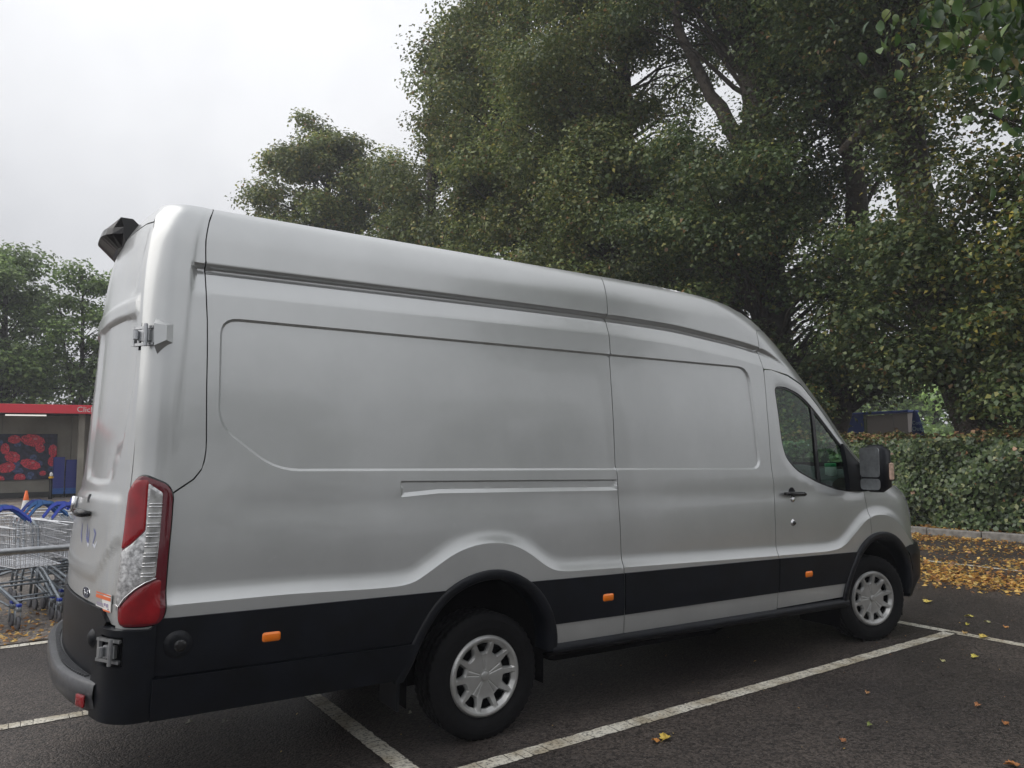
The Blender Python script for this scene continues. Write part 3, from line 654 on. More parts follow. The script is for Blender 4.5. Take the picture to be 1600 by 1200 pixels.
bc = rnd([(-.275, .375), (-.292, .53), (-.272, .605), (-.085, .612), (-.085, .738), (-.25, .742), (-.235, .768), (-.13, .766), (.0, .764), (.024, .79), (.024, .372)], .008, 3)
o = panel('bumper_corner', bc, wrap, BLACK, van, step=.03, edge=.015, disp=lambda P: .034-.010*ss(P[:, 0], -.05, .02)+.004-.03*ss(P[:, 1], .755, .768)*0, skirt=.045); both.append(o)
o = blob(rnd([(-.40, .425), (-.335, .425), (-.335, .475), (-.40, .475)], .006, 3), .03, RED, 'rear_reflector', base=0., h=.006, mapf=lambda s, z, d: rk(np.stack([np.array([bx(-.88+(-si-.30)*1.0) for si in s])-.006-d*.3, -.88+(-s-.30)-d*.5, z-.003], 1)), step=.01); both.append(o)
# mud flap
b = MB(); b.box(-.525, -.510, -.995, -.76, .20, .48, .005); b.V = [tuple(p) for p in rk(b.V)]; both.append(b.obj('mud_flap', BLACK, van))
# --- nose: bonnet, windscreen, header, bumper
def front(name, z0, z1, m, rows=40, off=0., ym=.86, n=33, smooth=True, thick=None):
    z = np.linspace(z0, z1, 400); x = XJ(z); l = np.r_[0, np.cumsum(np.hypot(np.diff(x), np.diff(z)))]; zi = np.interp(np.linspace(0, l[-1], rows), l, z)
    R = []
    for q in zi:
        v = np.linspace(-ym, ym, n); u = (1-np.abs(v)**NE)**(1/NE); R.append(np.stack([XS(q)+LCC*u+off, v*YZ(q), np.full(n, q)], 1))
    V, F = grid_mesh(np.array(R)); return mk(name, rk(V), F, m, van, smooth)
front('windscreen', 1.50, 2.36, GLASS, 30, off=-.01); front('roof_header', 2.37, 2.758, PAINT, 160); front('bonnet', 1.02, 1.46, PAINT, 30)
front('wiper_cowl', 1.46, 1.50, BLACK, 4); front('grille', .82, 1.01, BLACKG, 6); front('front_bumper', .34, .82, BLACK, 20, off=.02, ym=.88)
fb = [(4.20, .36), (4.215, .60), (4.165, .735), (4.13, .785), (4.20, .80)]+[(float(XJ(z)), z) for z in zs(.80, .36, 12)]
fbp = rnd(fb, .01, 3)
def Dfb(P): return .026+.012*ss(P[:, 1], .78, .72)
P_('bumper_side', fb, side, BLACK, van, step=.03, edge=.02, disp=Dfb, skirt=.05)
# headlamp
def hlp(z, a): return (float(XJ(z))-a, z)
hl = [hlp(z, 0) for z in zs(.93, 1.30, 10)]+[hlp(1.30, .03), hlp(1.22, .075), hlp(1.12, .085), hlp(1.02, .075), hlp(.93, .02)]
HLM = mat('headlamp_lens', (.35, .36, .37), .08, metal=.3, coat=1., noise=(20, .4))
o = panel('headlight', hl, side, HLM, van, step=.03, edge=.02, disp=lambda P: np.full(len(P), .008), skirt=.02); both.append(o)
# roof skin
zt = top; out = []
ysr = np.linspace(0, -(YZ(zt)-RC*(1-cos(PH))), 12); out += [(float(XR(zt)+KR*y*y), float(y)) for y in ysr]
for ph in np.linspace(PH, 0, 6)[1:]: out.append((float(xc_(zt)-RC*sin(ph)), float(-(YZ(zt)-RC)-RC*cos(ph))))
for x in np.linspace(float(xc_(zt))+.1, float(XS(zt)), 30): out.append((x, float(-YZ(zt))))
for v in np.linspace(.99, 0, 20): out.append((float(XS(zt)+LCC*(1-v**NE)**(1/NE)), float(-v*YZ(zt))))
out = out+[(x, -y) for x, y in out[::-1][1:-1]]; O = np.array(out); SP = np.stack([np.clip(O[:, 0], -1.25, .9), O[:, 1]*0], 1); rows = []
for t in (0, .03, .08, .16, .3, .5, .75, 1.0):
    Q = O*(1-t)+SP*t; rows.append(np.stack([Q[:, 0], Q[:, 1], np.full(len(Q), zt+.045*(1-(1-t)**2.2))], 1))
P = np.stack(rows); P = np.concatenate([P, P[:, :1]], 1); V, F = grid_mesh(P); mk('roof', rk(V), F, PAINT, van, True)
# --- cab inside
b = MB(); b.box(2.40, 2.44, -.82, .82, .45, 2.38); b.V = [tuple(p) for p in rk(b.V)]; b.obj('bulkhead', CAB, van)
b = MB(); b.box(-1.80, 4.25, -.60, .60, .40, .50); b.box(.46, 3.26, -.94, .94, .40, .50); b.box(-1.72, -.5, -.94, .94, .42, .50); b.box(2.44, 4.2, -.60, .60, .50, .62); b.box(.55, 2.1, -.86, -.25, .27, .42, .04); b.box(2.2, 3.2, -.80, -.2, .30, .42, .04); b.box(.6, 3.1, .1, .84, .26, .42, .04); b.box(-1.5, -.55, -.80, .80, .31, .44, .05); b.V = [tuple(p) for p in rk(b.V)]; b.obj('floor_pan', DARK, van)
def seat(y):
    b = MB(); b.box(2.58, 3.06, y-.25, y+.25, .85, 1.02, .05); s0 = len(b.V); b.box(2.50, 2.64, y-.24, y+.24, 1.0, 1.66, .05); b.box(2.50, 2.60, y-.13, y+.13, 1.70, 1.88, .04); b.box(2.55, 3.0, y-.2, y+.2, .6, .85)
    b.V = [tuple(p) for p in rk(b.V)]; b.obj('seat', CAB, van)
seat(-.48); seat(.45)
R = []
for y in np.linspace(-.86, .86, 25):
    hb = .10*math.exp(-((y+.40)/.20)**2)+.05*math.exp(-((y-.05)/.35)**4); R.append([(3.50, y, .80), (3.44, y, 1.05), (3.40, y, 1.22), (3.42-hb*.6, y, 1.33+hb*.7), (3.50-hb*.3, y, 1.37+hb), (3.66, y, 1.375+hb), (3.98, y, 1.44)])
V, F = grid_mesh(np.array(R)); mk('dashboard', rk(V), F, CAB, van, True)
b = MB(); cw = np.array([3.17, -.44, 1.42]); ax = Vector((-.80, 0, .60)).normalized(); e1 = Vector((0, 1, 0)); e2 = ax.cross(e1)
pts = [tuple(Vector(cw)+e1*.19*cos(t)+e2*.19*sin(t)) for t in np.linspace(0, 2*pi, 33)]; b.tube(pts, .015, 8, False)
for t in (0, pi, -pi/2): b.tube([cw, tuple(Vector(cw)+e1*.18*cos(t)+e2*.18*sin(t))], .014, 6)
b.lathe([(0.001, .0), (.06, .0), (.06, .03), (.001, .04)], 16, 'x', tuple(cw-np.array([.02, 0, 0]))); b.tube([cw, tuple(Vector(cw)-ax*.35)], .03, 8)
b.V = [tuple(p) for p in rk(b.V)]; b.obj('steering_wheel', BLACK, van, True)
# --- mirrors
mir = MB().box(3.430, 3.585, -1.300, -1.085, 1.265, 1.640, .045); mo = mir
Vm = []
for (x, y, z) in mir.V: Vm.append((x-.10*(abs(y)-1.195)+.0, y, z))
mirror = mk('door_mirror', rk(Vm), mir.F, BLACK, van, True); both.append(mirror)
def mglass(z0, z1, name):
    b = MB(); n = 12; pl = rnd([(-1.280, z0), (-1.105, z0), (-1.105, z1), (-1.280, z1)], .03, 5); V = [(3.422-.10*(abs(y)-1.195), y, z) for y, z in pl]; V2 = [(3.430-.10*(abs(y)-1.195), y, z) for y, z in pl]; n = len(V)
    b.add(V+V2, [tuple(range(n-1, -1, -1))]+[(i, (i+1) % n, n+(i+1) % n, n+i) for i in range(n)]); b.V = [tuple(p) for p in rk(b.V)]
    o = b.obj(name, MIRR, mirror)
    return o
mglass(1.385, 1.618, 'mirror_glass'); mglass(1.285, 1.372, 'mirror_glass')
b = MB(); b.box(3.515, 3.575, -1.308, -1.27, 1.36, 1.50, .01); b.V = [tuple(p) for p in rk(b.V)]; b.obj('indicator', mat('indicator_lens', (.65, .45, .35), .15, coat=.6, noise=(30, .4)), mirror)
b = MB(); b.tube([(3.70, -1.10, 1.33), (3.66, -.93, 1.31)], [.045, .05], 10); b.tube([(3.63, -1.03, 1.27), (3.63, -1.03, 1.50)], .03, 10); b.V = [tuple(p) for p in rk(b.V)]; both.append(b.obj('mirror_arm', BLACK, van, True))
# --- wheels
def wheel_parts():
    w_ = empty('wheel'); w_.parent = van
    # tyre with circumferential grooves and tread blocks
    prof = [(.205, .060), (.215, .095), (.245, .112), (.275, .118), (.305, .116), (.325, .108), (.338, .094)]
    tread = []; hw = .094
    for k, c in enumerate(np.linspace(-hw, hw, 5)): pass
    g = [(-.094, -.056), (-.046, -.006), (.006, .046), (.056, .094)]
    tr = []
    for a, c in g[::-1]: tr += [(.346, c), (.346, a), (.336, a-.0005), (.336, a-.0095)]
    prof2 = prof[:-1]+[(.340, .098)]+tr[:-2]+[(.340, -.098)]+[(r, -h) for r, h in prof[:-1][::-1]]
    n = 144; V = []; F = []
    for j, (r, h) in enumerate(prof2):
        for k in range(n):
            t = 2*pi*k/n; rr = r
            if r > .337 and k % 3 == 0: rr = r-.007
            if .30 < r < .33 and abs(h) > .1: rr = r
            V.append((rr*cos(t), -h, rr*sin(t)))
    for j in range(len(prof2)-1):
        for k in range(n): F.append((j*n+k, j*n+(k+1) % n, (j+1)*n+(k+1) % n, (j+1)*n+k))
    mk('tyre', V, F, RUBBER, w_, True)
    b = MB(); b.lathe([(.30, -.1195), (.302, -.1215), (.304, -.1195)], 96); b.lathe([(.262, -.1165), (.264, -.1185), (.267, -.117)], 96); b.obj('sidewall_ridge', RUBBER, w_, True)
    b = MB(); b.lathe([(.208, -.06), (.20, .05), (.19, .06)], 40); b.lathe([(.205, -.045), (.15, -.03), (.08, -.04), (.001, -.04)], 40); b.obj('steel_rim', DARK, w_, True)
    # wheel cover: ten openings in a star, each at the foot of a sloped pocket
    holes = []; pockets = []; NH = 10
    for i in range(NH):
        a = 2*pi*(i+.5)/NH+.05; e_ = .02 if i % 2 else -.02
        pp = [(.121, -.185+e_), (.117, e_), (.121, .185+e_), (.155, .235), (.196, .285), (.199, 0), (.196, -.285), (.155, -.235)]
        hp = [(.130, -.130+e_), (.130, .130+e_), (.150, .180), (.178, .215), (.181, 0), (.178, -.215), (.150, -.180)]
        pockets.append(rnd([(r*cos(a+t), r*sin(a+t)) for r, t in pp], .005, 3)); holes.append(rnd([(r*cos(a+t), r*sin(a+t)) for r, t in hp], .006, 3))
    outl = circ(0, 0, .222, 90)
    ex = np.concatenate([contour(h, [-.0012, 0, .0012], .006) for h in pockets]+[np.array(circ(0, 0, r, int(r*500))) for r in (.02, .026, .03, .034, .05, .196, .202, .207, .212, .217)])
    def dz(P):
        r = np.hypot(P[:, 0], P[:, 1]); th = np.arctan2(P[:, 1], P[:, 0])
        d = .004+.014*ss(r, .10, .20)+.006*np.cos((r-.205)/.017*pi/2)*(np.abs(r-.205) < .017)-.008*ss(r, .212, .222)
        for h, q_ in zip(holes, pockets):
            a_ = sdf(P, q_); b_ = dist(P, h); b_ = np.where(pip(P, h), 0, b_); d -= np.where(a_ > 0, .017*a_/(a_+b_+1e-6), 0)
        for i in range(5):
            for dt in (-.13, .13):
                a = 2*pi*i/5+.05+dt*1.0+pi/10; e = P@np.array([-sin(a), cos(a)]); al = P@np.array([cos(a), sin(a)]); d += -.0022*np.exp(-(e/.0018)**2)*(al > .035)*(al < .115)
        return d
    sp = np.concatenate([np.array([(rr*cos(a)-o*sin(a), rr*sin(a)+o*cos(a)) for rr in np.arange(.036, .118, .006) for o in (-.005, -.002, 0, .002, .005)]) for a in [2*pi*i/5+.05+dt+pi/10 for i in range(5) for dt in (-.13, .13)]])
    ex = np.concatenate([ex, sp])
    panel('wheel_cover', outl, lambda x, z, d: np.stack([x, -.092-d, z], 1), COVERM, w_, holes=holes, step=.009, extra=ex, edge=.007, disp=dz, skirt=.012)
    b = MB(); b.lathe([(.001, -.1035), (.021, -.104), (.0235, -.1025), (.025, -.097)], 28); b.obj('centre_cap', COVERM, w_, True)
    return w_
w0 = wheel_parts(); w0.location = (0, -.880, .343); w0.rotation_euler = (0, 0, 0)
wh = [w0]
for (x, y, rz, spin) in ((3.75, -.875, -radians(12.5), 1.1), (0, .88, pi, .3), (3.75, .875, pi-radians(12.5), 2.)):
    c = w0.copy(); COL.objects.link(c); c.parent = van; c.location = (x, y, .343); c.rotation_euler = (0, 0, rz)
    for ch in [q for q in bpy.data.objects if q.parent == w0]:
        d = ch.copy(); COL.objects.link(d); d.parent = c; d.rotation_euler = (0, spin, 0)
    wh.append(c)
b = MB(); b.tube([(0, -.75, .34), (0, .75, .34)], .06, 10); b.lathe([(.001, -.12), (.14, -.1), (.16, 0), (.14, .1), (.001, .12)], 16, 'y', (0, 0, .34)); b.tube([(3.75, -.75, .33), (3.75, .75, .33)], .05, 10); b.tube([(.3, .1, .42), (3.2, .1, .42)], .04, 8)
b.box(-1.3, -.6, -.35, .35, .30, .42, .03); b.obj('axles', DARK, van)
# mirror every side part to the far side, sharing the mesh
tail2 = tail.copy(); COL.objects.link(tail2); tail2.parent = van; tail2.scale = (1, -1, 1)
for ch in [q for q in bpy.data.objects if q.parent == tail]:
    d = ch.copy(); COL.objects.link(d); d.parent = tail2
for o in both:
    c = o.copy(); COL.objects.link(c); c.parent = van; c.scale = (1, -1, 1)
    if o.name.startswith('door_mirror'):
        for ch in [q for q in bpy.data.objects if q.parent == o]:
            d = ch.copy(); COL.objects.link(d); d.parent = c
# tub on the dashboard
tub = MB(); 
tz = .0
b = MB(); b.lathe([(.001, 0), (.040, 0), (.045, .005), (.047, .085), (.042, .092)], 24, 'z'); tb = b.obj('plastic_tub', WHITE, None, True)
tb.location = (3.66, -.69, 1.343); setp(tb, 'small white tub with a green lid standing on the dashboard behind the cab window', 'tub')
b = MB(); b.lathe([(.048, .080), (.049, .105), (.044, .110), (.001, .110)], 24, 'z'); b.obj('lid', GREEN, tb, True)

# ================================================================== ground
def asphalt(name, c0, c1, speck=.24, rough=.55, sc_=1.0):
    m = bpy.data.materials.new(name); m.use_nodes = True; t = m.node_tree; b = t.nodes['Principled BSDF']; nn = t.nodes.new; lk = t.links.new
    co = nn('ShaderNodeTexCoord')
    n = nn('ShaderNodeTexNoise'); n.inputs['Scale'].default_value = .9; n.inputs['Detail'].default_value = 7; n.inputs['Roughness'].default_value = .6; lk(co.outputs['Object'], n.inputs['Vector'])
    r = nn('ShaderNodeValToRGB'); r.color_ramp.elements[0].position = .34; r.color_ramp.elements[1].position = .68; r.color_ramp.elements[0].color = (*c0, 1); r.color_ramp.elements[1].color = (*c1, 1); lk(n.outputs['Fac'], r.inputs['Fac'])
    v = nn('ShaderNodeTexVoronoi'); v.inputs['Scale'].default_value = 72*sc_; lk(co.outputs['Object'], v.inputs['Vector'])
    rv = nn('ShaderNodeValToRGB'); rv.color_ramp.elements[0].position = .0; rv.color_ramp.elements[1].position = 1.; rv.color_ramp.elements[0].color = (.34, .34, .34, 1); rv.color_ramp.elements[1].color = (1.85, 1.8, 1.74, 1)
    sp = nn('ShaderNodeSeparateColor'); lk(v.outputs['Color'], sp.inputs[0]); lk(sp.outputs[0], rv.inputs['Fac'])
    mu = nn('ShaderNodeMix'); mu.data_type = 'RGBA'; mu.blend_type = 'MULTIPLY'; mu.inputs[0].default_value = 1; lk(r.outputs['Color'], mu.inputs[6]); lk(rv.outputs['Color'], mu.inputs[7])
    n5 = nn('ShaderNodeTexNoise'); n5.inputs['Scale'].default_value = .38; n5.inputs['Detail'].default_value = 5; n5.inputs['Distortion'].default_value = .6; lk(co.outputs['Object'], n5.inputs['Vector'])
    r5 = nn('ShaderNodeValToRGB'); r5.color_ramp.elements[0].position = .40; r5.color_ramp.elements[1].position = .62; r5.color_ramp.elements[0].color = (.66, .64, .65, 1); r5.color_ramp.elements[1].color = (1.12, 1.08, 1.04, 1); lk(n5.outputs['Fac'], r5.inputs['Fac'])
    mu5 = nn('ShaderNodeMix'); mu5.data_type = 'RGBA'; mu5.blend_type = 'MULTIPLY'; mu5.inputs[0].default_value = 1; lk(mu.outputs[2], mu5.inputs[6]); lk(r5.outputs['Color'], mu5.inputs[7]); mu = mu5
    # pale exposed stones
    v2 = nn('ShaderNodeTexNoise'); v2.inputs['Scale'].default_value = 130*sc_; v2.inputs['Detail'].default_value = 1; lk(co.outputs['Object'], v2.inputs['Vector'])
    r2 = nn('ShaderNodeValToRGB'); r2.color_ramp.elements[0].position = .66; r2.color_ramp.elements[1].position = .70; r2.color_ramp.elements[0].color = (0, 0, 0, 1); r2.color_ramp.elements[1].color = (speck*3, speck*3, speck*3, 1); lk(v2.outputs['Fac'], r2.inputs['Fac'])
    m2 = nn('ShaderNodeMix'); m2.data_type = 'RGBA'; lk(r2.outputs['Color'], m2.inputs[0]); lk(mu.outputs[2], m2.inputs[6]); m2.inputs[7].default_value = (.24, .22, .19, 1)
    lk(m2.outputs[2], b.inputs['Base Color']); b.inputs['Roughness'].default_value = rough; b.inputs['Specular IOR Level'].default_value = .30
    rr = nn('ShaderNodeMapRange'); rr.inputs['To Min'].default_value = rough-.22; rr.inputs['To Max'].default_value = rough+.15; lk(n5.outputs['Fac'], rr.inputs['Value']); lk(rr.outputs[0], b.inputs['Roughness'])
    bp = nn('ShaderNodeBump'); bp.inputs['Strength'].default_value = .9; bp.inputs['Distance'].default_value = .006
    ad = nn('ShaderNodeMath'); ad.operation = 'SUBTRACT'; lk(v2.outputs['Fac'], ad.inputs[0]); lk(v.outputs['Distance'], ad.inputs[1]); lk(ad.outputs[0], bp.inputs['Height']); lk(bp.outputs[0], b.inputs['Normal'])
    return m
ASPH = asphalt('asphalt', (.034, .030, .029), (.062, .054, .050))
ASPH2 = asphalt('worn_paving', (.13, .12, .11), (.20, .185, .17), .3, .55, .6)
mk('ground', [(-160, -160, 0), (160, -160, 0), (160, 160, 0), (-160, 160, 0)], [(0, 1, 2, 3)], ASPH, kind='structure')
mk('trolley_bay_ground', [(-14, 3.2, .004), (9, 3.2, .004), (9, 7.6, .004), (-14, 7.6, .004)], [(0, 1, 2, 3)], ASPH2, kind='structure')
mk('store_road', [(-60, 12.5, .004), (11, 12.5, .004), (11, 31.0, .004), (-60, 31.0, .004)], [(0, 1, 2, 3)], asphalt('store_road_surface', (.15, .14, .13), (.22, .205, .19), .2, .5, .3), kind='structure')

def paint_line_mat(name, c):
    m = bpy.data.materials.new(name); m.use_nodes = True; t = m.node_tree; b = t.nodes['Principled BSDF']; nn = t.nodes.new; lk = t.links.new
    co = nn('ShaderNodeTexCoord'); mp = nn('ShaderNodeMapping'); mp.inputs['Scale'].default_value = (1, 1, 1); lk(co.outputs['Object'], mp.inputs['Vector'])
    n = nn('ShaderNodeTexNoise'); n.inputs['Scale'].default_value = 55; n.inputs['Detail'].default_value = 6; n.inputs['Roughness'].default_value = .7; lk(mp.outputs[0], n.inputs['Vector'])
    r = nn('ShaderNodeValToRGB'); r.color_ramp.elements[0].position = .36; r.color_ramp.elements[1].position = .50; r.color_ramp.elements[0].color = (.10, .095, .085, 1); r.color_ramp.elements[1].color = (*c, 1); lk(n.outputs['Fac'], r.inputs['Fac'])
    n2 = nn('ShaderNodeTexNoise'); n2.inputs['Scale'].default_value = 5; n2.inputs['Detail'].default_value = 4; lk(co.outputs['Object'], n2.inputs['Vector'])
    r2 = nn('ShaderNodeValToRGB'); r2.color_ramp.elements[0].position = .35; r2.color_ramp.elements[1].position = .6; r2.color_ramp.elements[0].color = (.62, .57, .49, 1); r2.color_ramp.elements[1].color = (1, 1, 1, 1); lk(n2.outputs['Fac'], r2.inputs['Fac'])
    mu = nn('ShaderNodeMix'); mu.data_type = 'RGBA'; mu.blend_type = 'MULTIPLY'; mu.inputs[0].default_value = 1; lk(r.outputs['Color'], mu.inputs[6]); lk(r2.outputs['Color'], mu.inputs[7]); lk(mu.outputs[2], b.inputs['Base Color'])
    b.inputs['Roughness'].default_value = .6; bp = nn('ShaderNodeBump'); bp.inputs['Strength'].default_value = .6; bp.inputs['Distance'].default_value = .003; lk(n.outputs['Fac'], bp.inputs['Height']); lk(bp.outputs[0], b.inputs['Normal']); return m
LINE = paint_line_mat('road_paint', (.68, .65, .56)); YLINE = paint_line_mat('yellow_road_paint', (.50, .38, .10))
def road_line(a, b, w_, m=LINE, crack=True, z=.004):
    """painted line laid as worn blocks with hairline cracks between them"""
    a = np.array(a, float); b = np.array(b, float); Lg = np.linalg.norm(b-a); d = (b-a)/Lg; n = np.array([-d[1], d[0]]); V = []; Fc = []; t = 0.
    while t < Lg:
        seg = min(Lg-t, rng.uniform(.05, .19) if crack else .4)
        if rng.random() < .35: seg = min(Lg-t, rng.uniform(.12, .30))
        k = 5; st = len(V)
        j0, j1 = rng.uniform(-.012, .012, 2); 
        for side_, w0_ in ((1, w_/2), (-1, -w_/2)):
            for i in range(k):
                tt = t+.002+(seg-.004)*i/(k-1)+side_*(j0 if i == 0 else 0)*.25; p = a+d*tt+n*(w0_+rng.uniform(-.005, .005)*1.0); V.append((p[0], p[1], z))
        Fc.append(tuple([st+i for i in range(k)][::-1]+[st+k+i for i in range(k)])); t += seg
    return mk('painted_line', V, Fc, m, kind='structure')
road_line((-3.0, -1.33), (4.52, -1.185), .105); road_line((4.50, 3.2), (4.565, -8.0), .10)
road_line((-.525, -1.275), (-.60, 3.0), .105)
road_line((-9, .79), (4.4, .84), .10); road_line((-9, 3.07), (6, 3.12), .10, z=.0045)
road_line((8.35, 3.2), (8.6, -9), .09); road_line((-.65, -1.38), (-.65, -1.40), .1)
for y, xs in ((23.5, (-14, 5)), (24.3, (-14, 5)), (16.5, (-14, 5))): road_line((xs[0], y), (xs[1], y+.4), .13, YLINE if y > 20 else LINE, False, .008)
road_line((-3.6, 14), (-2.4, 21.5), .13, LINE, False, .0085)
road_line((-14, 27.4), (5, 28.0), .12, YLINE, False, .008)
# kerb along the hedge, stone by stone
KERB = mat('kerb_concrete', (.20, .19, .175), .8, noise=(12, .35, 6), bump=(60, .4, .006))
kerb = empty('kerb', (11.7, 0, 0), kind='structure')
b = MB(); b.box(-.075, .075, 0, .905, -.05, .125, .014); km = b.obj('kerb_stone', KERB, kerb).data
k0 = [o for o in bpy.data.objects if o.name == 'kerb_stone'][0]
yy = 6.5; first = True
while yy > -13:
    x = 11.55+.0*yy+(.06*(3-yy)/1.5 if yy < 6 else 0)*.35
    o = k0 if first else link('kerb_stone', km, kerb); first = False
    o.location = (x-11.7+random.uniform(-.006, .006), yy, random.uniform(-.008, .008)); o.rotation_euler = (0, 0, .014); yy -= .918
mk('verge_soil', [(11.7, 60, .06), (12.2, -14, .06), (40, -14, .06), (40, 60, .06)], [(3, 2, 1, 0)], mat('soil', (.05, .038, .025), .95, noise=(3, .4, 6), bump=(20, .8, .03)), kind='structure')

# ================================================================== foliage
def leaf_mesh(name, C, A, Nn, Ls, Ws, colr, m, parent=None, fold=.25, **k):
    """kite leaves: C centres, A long axes, Nn normals, lengths, widths, colours"""
    n = len(C); A = A/np.linalg.norm(A, axis=1)[:, None]; B = np.cross(Nn, A); B /= np.linalg.norm(B, axis=1)[:, None]+1e-9; Nn = np.cross(A, B)
    V = np.empty((n, 4, 3), np.float32); l = Ls[:, None]; w_ = Ws[:, None]
    V[:, 0] = C-A*l*.5; V[:, 1] = C-A*l*.08+B*w_*.5+Nn*w_*fold; V[:, 2] = C+A*l*.5-Nn*l*.08; V[:, 3] = C-A*l*.08-B*w_*.5+Nn*w_*fold
    me = bpy.data.meshes.new(name); me.vertices.add(4*n); me.vertices.foreach_set('co', V.ravel())
    me.loops.add(4*n); me.loops.foreach_set('vertex_index', np.arange(4*n, dtype=np.int32))
    me.polygons.add(n); me.polygons.foreach_set('loop_start', np.arange(0, 4*n, 4, dtype=np.int32)); me.polygons.foreach_set('loop_total', np.full(n, 4, np.int32))
    at = me.attributes.new('leafcol', 'FLOAT_COLOR', 'POINT'); c4 = np.ones((n, 4, 4), np.float32); c4[:, :, :3] = colr[:, None, :]; at.data.foreach_set('color', c4.ravel())
    me.update(calc_edges=True); me.materials.append(m)
    o = bpy.data.objects.new(name, me); COL.objects.link(o)
    if parent: o.parent = parent
    return setp(o, **k)
def unit(n, r=rng): v = r.normal(size=(n, 3)); return v/np.linalg.norm(v, axis=1)[:, None]
LEAF = leaf_mat('leaves', .48, .34); IVYL = leaf_mat('glossy_leaves', .38, .1)
BARK = mat('bark', (.055, .045, .036), .9, noise=(6, .45, 7), bump=(14, 1., .06))
GAIN = dict(lime=2.6, dark=2.6, yellow=2.4, far=2.4, fresh=1.35, hedge=1.7, litter=1.2)
PAL = dict(lime=[((.054, .066, .022), 5), ((.076, .086, .029), 5), ((.036, .050, .019), 3.5), ((.105, .102, .034), 2.6), ((.15, .125, .035), .6), ((.12, .068, .032), .35)],
    dark=[((.028, .042, .017), 6), ((.045, .058, .021), 4), ((.066, .076, .028), 2.6), ((.115, .105, .034), .9), ((.11, .062, .030), .25)],
    yellow=[((.05, .062, .02), 4), ((.035, .05, .018), 4), ((.11, .105, .03), 1.6), ((.20, .15, .03), .55), ((.13, .075, .03), .3)],
    far=[((.060, .085, .030), 5), ((.085, .11, .038), 3), ((.045, .062, .028), 3)],
    fresh=[((.050, .095, .026), 4), ((.085, .135, .035), 3), ((.028, .058, .020), 4), ((.15, .19, .05), .6), ((.16, .13, .05), .15)],
    hedge=[((.030, .050, .018), 6), ((.045, .068, .022), 4), ((.075, .098, .034), 2.2), ((.14, .15, .06), .5)],
    litter=[((.52, .29, .065), 4), ((.66, .44, .13), 4), ((.36, .17, .055), 4), ((.18, .09, .035), 2), ((.50, .38, .14), 1.5)])
def pick(pal, n, jit=.22):
    cs = np.array([c for c, _ in PAL[pal]]); w_ = np.array([x for _, x in PAL[pal]], float); i = rng.choice(len(cs), n, p=w_/w_.sum()); return cs[i]*rng.uniform(1-jit, 1+jit, (n, 1))*GAIN.get(pal, 1.)*(np.array([.97, 1.04, .96]) if pal in ('lime', 'dark', 'yellow', 'far') else 1.)
